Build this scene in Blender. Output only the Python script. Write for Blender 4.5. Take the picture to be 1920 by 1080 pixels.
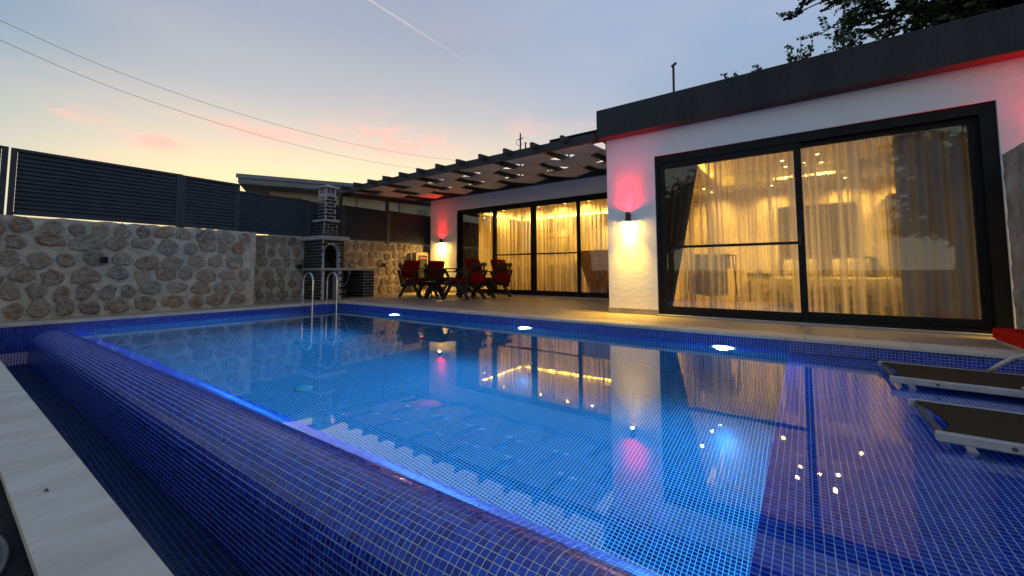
import bpy, math, random
from math import sin, cos, pi, sqrt, radians, atan2, floor
from mathutils import Vector, Matrix
random.seed(11)
sc = bpy.context.scene
for o in list(bpy.data.objects): bpy.data.objects.remove(o)
COL = sc.collection

# ------------------------------------------------------------------ camera
cam = bpy.data.cameras.new("camera"); cam_o = bpy.data.objects.new("camera", cam); COL.objects.link(cam_o)
cam.sensor_width = 36; cam.lens = 14.118; cam.shift_y = -0.0433; cam.clip_start = 0.02; cam.clip_end = 3000
R_ = Vector((0.8082, 0.5889, -0.0035)); D_ = Vector((-0.5876, 0.8066, 0.0650))
R_.normalize(); D_ = (D_ - R_ * D_.dot(R_)).normalized(); U_ = R_.cross(D_)
cam_o.matrix_world = Matrix(((R_.x, U_.x, -D_.x, 0), (R_.y, U_.y, -D_.y, 0), (R_.z, U_.z, -D_.z, 0.7), (0, 0, 0, 1)))
sc.camera = cam_o

# ------------------------------------------------------------------ view
sc.view_settings.view_transform = 'Standard'; sc.view_settings.look = 'None'
sc.view_settings.exposure = 0.64; sc.view_settings.gamma = 1.0; sc.view_settings.use_curve_mapping = False
sc.render.engine = 'CYCLES'
cy = sc.cycles
cy.use_denoising = True
try: cy.denoiser = 'OPENIMAGEDENOISE'
except Exception: pass
cy.max_bounces = 10; cy.diffuse_bounces = 4; cy.glossy_bounces = 4; cy.transmission_bounces = 8; cy.transparent_max_bounces = 24
cy.sample_clamp_indirect = 3.0; cy.blur_glossy = 0.4
cy.use_light_tree = True

# ------------------------------------------------------------------ node helpers
class NT:
    def __init__(s, tree): s.t = tree; s.n = tree.nodes; s.l = tree.links
    def new(s, typ, **kw):
        n = s.n.new(typ)
        for k, v in kw.items(): setattr(n, k, v)
        return n
    def put(s, sock, v):
        if hasattr(v, 'is_output'): s.l.new(v, sock)
        elif isinstance(v, (tuple, list)):
            if len(v) == 3 and sock.type == 'RGBA': v = (*v, 1)
            sock.default_value = v
        else: sock.default_value = v
    def math(s, op, a, b=None, c=None, clamp=False):
        n = s.new('ShaderNodeMath', operation=op); n.use_clamp = clamp
        s.put(n.inputs[0], a)
        if b is not None: s.put(n.inputs[1], b)
        if c is not None: s.put(n.inputs[2], c)
        return n.outputs[0]
    def vmath(s, op, a, b=None, out=0):
        n = s.new('ShaderNodeVectorMath', operation=op); s.put(n.inputs[0], a)
        if b is not None: s.put(n.inputs[1], b)
        return n.outputs[out]
    def mix(s, f, a, b, blend='MIX'):
        n = s.new('ShaderNodeMix', data_type='RGBA', blend_type=blend)
        s.put(n.inputs[0], f); s.put(n.inputs[6], a); s.put(n.inputs[7], b); return n.outputs[2]
    def noise(s, vec, scale, detail=3, rough=.55, out=0):
        n = s.new('ShaderNodeTexNoise'); s.put(n.inputs['Vector'], vec); n.inputs['Scale'].default_value = scale
        n.inputs['Detail'].default_value = detail; n.inputs['Roughness'].default_value = rough; return n.outputs[out]
    def ramp(s, f, stops, interp='LINEAR'):
        n = s.new('ShaderNodeValToRGB'); s.put(n.inputs[0], f); e = n.color_ramp; e.interpolation = interp
        while len(e.elements) < len(stops): e.elements.new(.5)
        for el, (p, c) in zip(e.elements, stops):
            el.position = p; el.color = (*c, 1) if len(c) == 3 else c
        return n.outputs[0]
    def maprange(s, v, a, b, c=0., d=1., smooth=False):
        n = s.new('ShaderNodeMapRange'); n.clamp = True
        if smooth: n.interpolation_type = 'SMOOTHSTEP'
        s.put(n.inputs[0], v); n.inputs[1].default_value = a; n.inputs[2].default_value = b
        n.inputs[3].default_value = c; n.inputs[4].default_value = d; return n.outputs[0]
    def scale(s, vec, sx, sy, sz): return s.vmath('MULTIPLY', vec, (sx, sy, sz))

# ------------------------------------------------------------------ sky (dusk)
SUN = Vector((-.777, .629, 0))
w = bpy.data.worlds.new("World"); sc.world = w; w.use_nodes = True
W = NT(w.node_tree); W.n.clear()
wout = W.new('ShaderNodeOutputWorld'); bg = W.new('ShaderNodeBackground'); W.l.new(bg.outputs[0], wout.inputs[0])
tc = W.new('ShaderNodeTexCoord'); dirv = W.vmath('NORMALIZE', tc.outputs['Generated'])
sep = W.new('ShaderNodeSeparateXYZ'); W.l.new(dirv, sep.inputs[0]); ez = sep.outputs[2]
flat = W.vmath('NORMALIZE', W.scale(dirv, 1, 1, 0)); az = W.vmath('DOT_PRODUCT', flat, tuple(SUN), out=1)
nish = W.new('ShaderNodeTexSky', sky_type='NISHITA'); nish.sun_disc = False
nish.sun_elevation = radians(-1.5); nish.sun_rotation = atan2(SUN.x, SUN.y); nish.dust_density = 3.0; nish.altitude = 60
nsk = W.vmath('SCALE', nish.outputs[0]); nsk.node.inputs['Scale'].default_value = 0.12
elev = W.maprange(ez, 0, 1)
warm = W.ramp(elev, [(0, (.90, .66, .25)), (.12, (.88, .70, .34)), (.20, (.80, .62, .36)), (.28, (.57, .49, .39)), (.36, (.39, .385, .39)), (.50, (.26, .29, .36)), (.7, (.20, .24, .36)), (1, (.17, .215, .36))])
cool = W.ramp(elev, [(0, (.60, .54, .38)), (.15, (.43, .44, .37)), (.25, (.29, .36, .37)), (.38, (.165, .245, .335)), (.6, (.14, .21, .35)), (1, (.145, .20, .35))])
azf = W.maprange(az, .70, .99, 0, 1, True)
skyc = W.mix(azf, cool, warm)
# lavender lift to the right of the sunset, away from it
side = W.vmath('DOT_PRODUCT', flat, (-.10, .995, 0), out=1)
lav = W.math('MULTIPLY', W.maprange(side, .75, 1., 0, 1, True), W.maprange(ez, .2, .5, 0, 1, True))
skyc = W.mix(W.math('MULTIPLY', lav, .6), skyc, (.27, .335, .47))
# thin pink dusk clouds
PUFFS = [((-.950, .201, .237), .085, .026), ((-.892, .351, .286), .125, .028), ((-.757, .578, .300), .24, .050), ((-.959, .113, .261), .06, .018)]
cv = W.scale(dirv, 3.2, 3.2, 11.)
cn = W.noise(cv, 1.35, 5, .6); cn2 = W.noise(W.vmath('ADD', cv, (7.3, 2.1, .4)), .55, 3, .5)
band = W.math('MULTIPLY', W.maprange(ez, .12, .20, 0, 1, True), W.maprange(ez, .42, .27, 0, 1, True))
cm = W.math('MULTIPLY', W.math('MULTIPLY', W.maprange(cn, .46, .64, 0, 1, True), W.maprange(cn2, .36, .56, 0, 1, True)), band)
def puff(px_dir, wide, tall):      # a lone pink streak at one bearing
    dx = W.vmath('SUBTRACT', dirv, tuple(px_dir)); q = W.vmath('LENGTH', W.vmath('MULTIPLY', dx, (1 / wide, 1 / wide, 1 / tall)), out=1)
    return W.math('MULTIPLY', W.maprange(q, 1, 0, 0, 1, True), W.maprange(W.noise(W.scale(dirv, 9, 9, 26), 1.6, 5, .65), .36, .60, 0, 1, True))
cm = W.math('MULTIPLY', cm, W.maprange(az, .70, .95, .12, .5, True))
for pd, wd, tl in PUFFS: cm = W.math('MAXIMUM', cm, puff(pd, wd, tl))
skyc = W.mix(W.math('MULTIPLY', cm, .85), skyc, (.86, .40, .33))
veil = W.math('MULTIPLY', W.maprange(W.noise(W.scale(dirv, 2.2, 2.2, 6.5), 1.7, 5, .6), .42, .75, 0, 1, True), .12)
skyc = W.mix(W.math('MULTIPLY', veil, W.maprange(ez, .1, .3, 0, 1)), skyc, (.56, .42, .38))
# vapour trail high in the air
c1 = Vector((-.695, .464, .55)).normalized(); c2 = Vector((-.577, .681, .451)).normalized(); cnv = c1.cross(c2).normalized()
cd = W.math('ABSOLUTE', W.vmath('DOT_PRODUCT', dirv, tuple(cnv), out=1))
along = (c2 - c1 * c1.dot(c2)).normalized()
ca = W.vmath('DOT_PRODUCT', dirv, tuple(along), out=1)
wv = W.noise(W.scale(dirv, 30, 30, 30), 1.2, 3)
trail = W.math('MULTIPLY', W.maprange(cd, .0034, .0006, 0, 1, True), W.maprange(ca, .27, .02, 0, 1, True))
trail = W.math('MULTIPLY', trail, W.math('MULTIPLY', W.maprange(ca, -.5, -.1), W.maprange(wv, .2, .6, .5, 1)))
skyc = W.mix(W.math('MULTIPLY', trail, .30), skyc, (.85, .62, .58))
skyc = W.mix(.08, skyc, nsk)
skyc = W.mix(W.maprange(ez, -.02, -.06), skyc, (.06, .06, .06))
W.put(bg.inputs[0], skyc); bg.inputs[1].default_value = 1.08

# faint last light from the sunset side
sl = bpy.data.lights.new("sun", 'SUN'); sl.energy = .06; sl.angle = radians(25); sl.color = (1, .72, .45)
so = bpy.data.objects.new("sun", sl); COL.objects.link(so)
so.rotation_euler = Vector((-SUN.x, -SUN.y, -.10)).to_track_quat('-Z', 'Y').to_euler()

# ------------------------------------------------------------------ materials
def newmat(name):
    m = bpy.data.materials.new(name); m.use_nodes = True; t = NT(m.node_tree); t.n.clear()
    out = t.new('ShaderNodeOutputMaterial'); return m, t, out
def principled(t, out, base, rough=.6, metal=0., spec=.5, normal=None, **kw):
    p = t.new('ShaderNodeBsdfPrincipled'); t.put(p.inputs['Base Color'], base); t.put(p.inputs['Roughness'], rough)
    t.put(p.inputs['Metallic'], metal); t.put(p.inputs['Specular IOR Level'], spec)
    if normal is not None: t.l.new(normal, p.inputs['Normal'])
    for k, v in kw.items(): t.put(p.inputs[k], v)
    t.l.new(p.outputs[0], out.inputs[0]); return p
def bump(t, h, strength=.3, dist=.01):
    b = t.new('ShaderNodeBump'); t.put(b.inputs['Height'], h); b.inputs['Strength'].default_value = strength
    b.inputs['Distance'].default_value = dist; return b.outputs[0]
def pos(t): return t.new('ShaderNodeNewGeometry').outputs['Position']
def mottled(name, c1, c2, scale=4, rough=.7, bstr=.3, bdist=.01, bscale=30, metal=0., spec=.4, stretch=(1, 1, 1), rnd=0., detail=5):
    m, t, out = newmat(name); p = t.scale(pos(t), *stretch)
    f = t.noise(p, scale, detail, .6); col = t.ramp(f, [(.30, c1), (.70, c2)])
    if rnd:
        g = t.new('ShaderNodeObjectInfo').outputs['Random']
        hsv = t.new('ShaderNodeHueSaturation'); t.put(hsv.inputs['Color'], col)
        t.put(hsv.inputs['Value'], t.maprange(g, 0, 1, 1 - rnd, 1 + rnd)); col = hsv.outputs[0]
    nrm = bump(t, t.noise(p, bscale, 4, .65), bstr, bdist) if bstr else None
    r = t.maprange(t.noise(p, bscale * .4, 3), .3, .7, rough - .08, rough + .08)
    principled(t, out, col, r, metal, spec, nrm); return m
def plain(name, c, rough=.5, metal=0., spec=.5, v=.12):
    return mottled(name, tuple(x * (1 - v) for x in c), tuple(x * (1 + v) for x in c), 9, rough, .05, .002, 60, metal, spec)
def emit(name, c, s):
    m, t, out = newmat(name); e = t.new('ShaderNodeEmission'); t.put(e.inputs[0], (*c, 1)); e.inputs[1].default_value = s
    t.l.new(e.outputs[0], out.inputs[0]); return m

PITCH = .0262
def tile_geo_mat(name, ca, cb, cc, rough=.27, use_obj=False, spec=.5):
    m, t, out = newmat(name)
    if use_obj: g = t.new('ShaderNodeObjectInfo').outputs['Random']
    else: g = t.new('ShaderNodeNewGeometry').outputs['Random Per Island']
    P = pos(t)
    col = t.ramp(g, [(0, ca), (.45, cb), (.8, cc), (1, ca)])
    fl = t.noise(P, 160, 3); col = t.mix(t.maprange(fl, .45, .75, 0, .35), col, tuple(min(1, x * 1.9 + .01) for x in cb))
    lime = t.maprange(t.noise(P, 3.1, 5, .65), .52, .78, 0, .22)
    col = t.mix(lime, col, (.16, .19, .30))
    rg = t.maprange(t.noise(P, 40, 3), .3, .7, rough - .05, rough + .10)
    principled(t, out, col, rg, 0, spec, bump(t, t.noise(P, 90, 2), .12, .002), **{'Coat Weight': .08 if spec > .1 else 0., 'Coat Roughness': .12})
    return m
def tile_grid_mat(name, ax, ay, ca, cb, cc, grout, rough=.2, offx=0., offy=0.):
    m, t, out = newmat(name); P = pos(t); s = t.new('ShaderNodeSeparateXYZ'); t.l.new(P, s.inputs[0])
    def cell(o, off):
        q = t.math('DIVIDE', t.math('ADD', o, 500 * PITCH + off), PITCH); return t.math('FRACT', q), t.math('FLOOR', q)
    fx, ix = cell(s.outputs[ax], offx); fy, iy = cell(s.outputs[ay], offy)
    ex = t.math('MINIMUM', fx, t.math('SUBTRACT', 1, fx)); ey = t.math('MINIMUM', fy, t.math('SUBTRACT', 1, fy))
    e = t.math('MINIMUM', ex, ey); mask = t.maprange(e, .055, .085, 0, 1, True)
    cb_ = t.new('ShaderNodeCombineXYZ'); t.put(cb_.inputs[0], ix); t.put(cb_.inputs[1], iy)
    wn = t.new('ShaderNodeTexWhiteNoise', noise_dimensions='2D'); t.l.new(cb_.outputs[0], wn.inputs['Vector'])
    col = t.ramp(wn.outputs['Value'], [(0, ca), (.5, cb), (.85, cc), (1, ca)])
    g2 = t.mix(t.noise(P, 5, 4), grout, tuple(x * .8 for x in grout))
    c = t.mix(mask, g2, col)
    principled(t, out, c, t.mix(mask, (.7, .7, .7), (rough, rough, rough)), 0, .04, bump(t, mask, .35, .003)); return m

TA, TB, TC = (.003, .018, .22), (.006, .044, .40), (.012, .080, .54)
GROUT = (.40, .41, .40)
M = {}
M['tile'] = tile_geo_mat('mosaic_glaze', TA, TB, TC)
M['tile_o'] = tile_geo_mat('mosaic_glaze_single', TA, TB, TC, use_obj=True)
M['tile_w'] = tile_geo_mat('mosaic_glaze_ledge', (.005, .030, .34), (.010, .065, .48), (.02, .12, .58), spec=.05)  # ledge glaze brightened, standing in for light lost under water
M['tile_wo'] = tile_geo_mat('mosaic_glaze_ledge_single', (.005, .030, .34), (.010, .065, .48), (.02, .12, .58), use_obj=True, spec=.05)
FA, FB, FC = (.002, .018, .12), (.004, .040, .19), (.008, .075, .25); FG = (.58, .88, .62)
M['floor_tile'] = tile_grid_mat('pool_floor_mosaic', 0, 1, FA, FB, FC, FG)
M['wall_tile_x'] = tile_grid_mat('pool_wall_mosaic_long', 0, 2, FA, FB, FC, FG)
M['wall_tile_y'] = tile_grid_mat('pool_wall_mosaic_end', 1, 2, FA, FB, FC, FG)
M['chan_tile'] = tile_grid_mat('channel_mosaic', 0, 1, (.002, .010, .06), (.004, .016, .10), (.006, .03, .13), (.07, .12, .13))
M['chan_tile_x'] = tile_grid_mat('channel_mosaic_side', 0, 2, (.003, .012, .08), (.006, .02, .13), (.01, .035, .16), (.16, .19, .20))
M['grout'] = mottled('tile_grout', (.52, .52, .49), (.72, .72, .68), 6, .85, .3, .002, 120)
M['grout_w'] = mottled('ledge_grout', (.76, .84, .82), (.88, .93, .92), 5, .85, .3, .002, 120)  # grout paled too, the missing underwater light is put into its colour
M['coping'] = mottled('coping_limestone', (.40, .35, .275), (.56, .505, .41), 3.5, .6, .25, .004, 60, rnd=.06)
M['coping_edge'] = M['coping']
M['walk'] = mottled('walkway_travertine', (.44, .405, .32), (.62, .58, .48), 2.6, .55, .2, .003, 70, stretch=(3.2, .9, 1), rnd=.04, detail=7)
M['deck'] = mottled('deck_porcelain', (.23, .185, .14), (.34, .28, .215), 2.2, .42, .10, .003, 50, stretch=(.6, 3.5, 1), rnd=.08)
M['joint'] = plain('deck_joint', (.10, .09, .08), .9)
M['ground'] = mottled('bare_ground', (.03, .03, .028), (.07, .065, .055), 3, .9, .6, .03, 20)
M['mortar'] = mottled('wall_mortar', (.38, .345, .265), (.62, .57, .46), 7, .95, 1.0, .03, 30, detail=8)
def stone_mat(name, cols):
    m, t, out = newmat(name); P = pos(t); g = t.new('ShaderNodeObjectInfo').outputs['Random']
    col = t.ramp(g, [(i / (len(cols) - 1), (c[0] * 1.38, c[1] * 1.26, c[2] * 1.14)) for i, c in enumerate(cols)])
    f = t.noise(P, 11, 7, .7); col = t.mix(t.maprange(f, .40, .62, 0, .85), col, (.50, .45, .36))
    v = t.noise(P, 26, 6, .75); col = t.mix(t.maprange(v, .50, .64, 0, .65), col, (.08, .07, .06))
    ru = t.noise(t.vmath('ADD', P, (3, 8, 1)), 6, 4); col = t.mix(t.maprange(ru, .58, .75, 0, .55), col, (.20, .085, .035))
    principled(t, out, col, .9, 0, .3, bump(t, t.noise(P, 20, 8, .78), 1.0, .06)); return m
M['stone'] = stone_mat('field_stone', [(.27, .235, .18), (.34, .30, .235), (.24, .20, .155), (.31, .20, .12), (.16, .15, .145), (.36, .31, .235), (.28, .165, .10), (.26, .225, .175)])
M['fence'] = mottled('fence_aluminium', (.026, .033, .044), (.042, .051, .064), 6, .55, .05, .002, 60, 0, .3)
M['frame'] = mottled('door_aluminium', (.006, .006, .007), (.011, .011, .012), 8, .5, .04, .001, 90, 0, .18)
M['fascia'] = mottled('dark_render', (.022, .021, .022), (.042, .040, .040), 2.4, .85, .35, .004, 90, stretch=(1.6, 1.6, .35))
def plaster():
    m, t, out = newmat('white_stucco'); P = pos(t)
    n1 = t.noise(t.scale(P, 1, 1, .8), 20, 6, .62); n2 = t.noise(P, 85, 4, .6)
    h = t.math('ADD', t.maprange(n1, .40, .66, 0, 1, True), t.math('MULTIPLY', n2, .5))
    stain = t.maprange(t.noise(t.scale(P, 1.3, 1.3, .5), 2.2, 5), .45, .75, 0, .25)
    col = t.mix(stain, (.74, .73, .71), (.60, .59, .57))
    principled(t, out, col, .9, 0, .25, bump(t, h, .17, .005)); return m
M['stucco'] = plaster()
M['rough_wall'] = mottled('weathered_render', (.13, .135, .13), (.34, .34, .32), 5, .9, .8, .02, 22)
M['plinth'] = mottled('plinth_stone', (.20, .18, .16), (.33, .30, .26), 6, .7, .2, .003, 40, rnd=.08)
M['timber'] = mottled('pergola_paint', (.016, .018, .020), (.030, .032, .034), 5, .6, .15, .003, 40, stretch=(1, .2, 1))
def cloth(name, c, trans=.35, fold=0., lo=None):
    m, t, out = newmat(name); P = pos(t)
    weave = t.noise(P, 240, 2); big = t.noise(P, 4, 4)
    col = t.mix(t.maprange(big, .3, .7, 0, .4), c, tuple(x * .75 for x in c))
    d = t.new('ShaderNodeBsdfDiffuse'); t.put(d.inputs[0], col); t.l.new(bump(t, weave, .2, .002), d.inputs['Normal'])
    tr = t.new('ShaderNodeBsdfTranslucent'); t.put(tr.inputs[0], col)
    mx = t.new('ShaderNodeMixShader'); mx.inputs[0].default_value = trans
    t.l.new(d.outputs[0], mx.inputs[1]); t.l.new(tr.outputs[0], mx.inputs[2]); t.l.new(mx.outputs[0], out.inputs[0]); return m
def sheer(name, c, open_=.55):
    m, t, out = newmat(name); P = pos(t); s = t.new('ShaderNodeSeparateXYZ'); t.l.new(P, s.inputs[0])
    d = t.new('ShaderNodeBsdfDiffuse'); t.put(d.inputs[0], c); tr = t.new('ShaderNodeBsdfTranslucent'); t.put(tr.inputs[0], c)
    mx = t.new('ShaderNodeMixShader'); mx.inputs[0].default_value = .6; t.l.new(d.outputs[0], mx.inputs[1]); t.l.new(tr.outputs[0], mx.inputs[2])
    lw = t.new('ShaderNodeLayerWeight'); lw.inputs[0].default_value = .5
    cov = t.math('SUBTRACT', 1, t.math('POWER', open_, t.math('DIVIDE', 1, t.math('MAXIMUM', t.math('SUBTRACT', 1, lw.outputs['Facing']), .22))))
    stripes = t.noise(t.scale(P, 6, .2, .03), 2.0, 2); cov = t.math('MULTIPLY', cov, t.maprange(stripes, .42, .58, .45, 1.35), clamp=True)
    tp = t.new('ShaderNodeBsdfTransparent'); m2 = t.new('ShaderNodeMixShader'); t.put(m2.inputs[0], cov)
    t.l.new(tp.outputs[0], m2.inputs[1]); t.l.new(mx.outputs[0], m2.inputs[2]); t.l.new(m2.outputs[0], out.inputs[0]); return m
M['shade'] = cloth('shade_canvas', (.66, .59, .50), .34)
M['red'] = cloth('red_cushion_fabric', (.16, .009, .007), .05)
M['redflat'] = cloth('red_mat_fabric', (.50, .022, .012), .05)
M['sheer'] = sheer('sheer_voile', (.88, .80, .66), .44); M['sheer_l'] = sheer('sheer_voile_living', (.88, .78, .60), .40)
M['drape'] = cloth('grey_drape', (.30, .315, .34), .40)
M['drape_b'] = cloth('brown_drape', (.30, .18, .08), .5)
M['drape_d'] = cloth('dark_drape', (.10, .085, .075), .2)
M['wood'] = mottled('dark_stained_wood', (.010, .008, .007), (.022, .017, .014), 7, .5, .15, .002, 50, stretch=(1, 1, .25))
M['steel'] = mottled('stainless_steel', (.55, .56, .58), (.66, .67, .68), 9, .18, .02, .001, 80, 1.0)
M['alu'] = mottled('lounger_aluminium', (.34, .33, .31), (.46, .45, .42), 12, .42, .05, .001, 60, .35)
M['sling'] = mottled('brown_sling_mesh', (.030, .021, .012), (.050, .035, .020), 260, .85, .4, .002, 300, spec=.08)
M['brick'] = mottled('glazed_dark_brick', (.010, .011, .016), (.026, .026, .033), 14, .3, .25, .003, 50, rnd=.35)
M['bmortar'] = mottled('white_brick_mortar', (.36, .35, .33), (.50, .49, .47), 9, .9, .3, .003, 60)
M['slab'] = mottled('concrete_slab', (.26, .255, .24), (.38, .37, .35), 6, .75, .25, .003, 50)
M['dklining'] = plain('dark_lining', (.025, .023, .022), .95)  # one even dark tone for every opening of the barbecue and counter
M['black'] = plain('black_metal', (.010, .010, .011), .45)
M['nb_roof'] = mottled('neighbour_fascia', (.14, .17, .21), (.20, .23, .28), 2, .5, .1, .003, 30)
M['nb_wall'] = mottled('neighbour_render', (.58, .50, .38), (.74, .66, .52), 1.5, .9, .3, .01, 20)
M['nb_soffit'] = mottled('neighbour_soffit', (.16, .17, .17), (.24, .25, .25), 2, .8, .1, .003, 30)
M['leaf'] = mottled('leaf_green', (.012, .030, .010), (.040, .075, .020), 1.7, .55, 0, .0, 30, spec=.35)
M['bark'] = mottled('tree_bark', (.03, .024, .018), (.07, .055, .04), 9, .9, .8, .02, 30, stretch=(1, 1, .3))
M['cable'] = plain('cable_rubber', (.06, .065, .075), .7)
M['room'] = mottled('room_paint', (.62, .53, .40), (.70, .61, .47), 1.2, .85, .05, .002, 60)
M['ceil'] = mottled('ceiling_paint', (.66, .62, .55), (.72, .68, .60), 1.2, .85, .05, .002, 60)
M['rfloor'] = mottled('room_floor_oak', (.20, .13, .075), (.30, .20, .12), 3, .45, .1, .002, 40, stretch=(1, 5, 1))
M['linen'] = cloth('bed_linen', (.46, .41, .34), .1)
M['dkwood'] = mottled('walnut_panel', (.030, .020, .012), (.055, .036, .022), 5, .5, .1, .002, 50, stretch=(1, 1, .2))
M['uphol'] = mottled('dark_upholstery', (.045, .038, .030), (.075, .062, .048), 14, .8, .2, .002, 120)
M['sofa'] = mottled('sofa_fabric', (.16, .11, .06), (.24, .17, .09), 12, .85, .2, .002, 120)
M['cream'] = plain('cream_metal', (.26, .20, .14), .5)
M['white_pl'] = plain('white_plastic', (.42, .56, .46), .4, v=.04)
M['drain'] = plain('drain_plastic', (.20, .36, .30), .5, v=.04)
M['led_w'] = emit('warm_downlight_glow', (1, .66, .22), 12)
M['cove_led'] = emit('warm_cove_glow', (1, .55, .06), 16.0)
M['bulb_y'] = emit('sconce_bulb_warm', (1, .60, .10), 1300)
M['bulb_b'] = emit('sconce_bulb_terrace', (1, .58, .14), 4200)
M['bulb_r'] = emit('sconce_bulb_red', (1, .06, .05), 12)
M['pool_led'] = emit('pool_lamp_glow', (.86, .96, 1.0), 7)
M['red_led'] = emit('red_indicator_glow', (1, .05, .05), 3)
def glass():
    m, t, out = newmat('window_glass')
    lw = t.new('ShaderNodeLayerWeight'); lw.inputs[0].default_value = .5
    F = t.math('ADD', .05, t.math('MULTIPLY', .95, t.math('POWER', lw.outputs['Facing'], 5)))
    tp = t.new('ShaderNodeBsdfTransparent'); t.put(tp.inputs[0], (.93, .94, .93)); g = t.new('ShaderNodeBsdfGlossy'); g.inputs['Roughness'].default_value = .0
    mx = t.new('ShaderNodeMixShader'); t.put(mx.inputs[0], F); t.l.new(tp.outputs[0], mx.inputs[1]); t.l.new(g.outputs[0], mx.inputs[2])
    t.l.new(mx.outputs[0], out.inputs[0]); return m
M['glass'] = glass()
def water():
    m, t, out = newmat('pool_water'); P = pos(t)
    h = t.math('ADD', t.noise(t.scale(P, 1, 1.3, 1), 1.7, 2), t.math('MULTIPLY', t.noise(P, 9, 2), .05))
    b = t.new('ShaderNodeBump'); t.put(b.inputs['Height'], h); b.inputs['Strength'].default_value = .028; b.inputs['Distance'].default_value = .02
    lw = t.new('ShaderNodeLayerWeight'); lw.inputs[0].default_value = .5; t.l.new(b.outputs[0], lw.inputs['Normal'])
    F = t.math('ADD', .15, t.math('MULTIPLY', .85, t.math('POWER', lw.outputs['Facing'], 5.0)))
    ci = t.math('SUBTRACT', 1, lw.outputs['Facing']); s2 = t.math('MULTIPLY', t.math('SUBTRACT', 1, t.math('MULTIPLY', ci, ci)), 1.769)
    tir = t.math('MULTIPLY', t.math('GREATER_THAN', s2, 1.0), t.new('ShaderNodeNewGeometry').outputs['Backfacing']); F = t.math('MAXIMUM', F, tir)
    rf = t.new('ShaderNodeBsdfRefraction'); rf.inputs['IOR'].default_value = 1.333; rf.inputs['Roughness'].default_value = 0; t.put(rf.inputs['Color'], (.86, .96, 1.0)); t.l.new(b.outputs[0], rf.inputs['Normal'])
    gl = t.new('ShaderNodeBsdfGlossy'); gl.inputs['Roughness'].default_value = .0; t.l.new(b.outputs[0], gl.inputs['Normal'])
    mx = t.new('ShaderNodeMixShader'); t.put(mx.inputs[0], F); t.l.new(rf.outputs[0], mx.inputs[1]); t.l.new(gl.outputs[0], mx.inputs[2]); t.l.new(mx.outputs[0], out.inputs[0]); return m
M['water'] = water()

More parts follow.
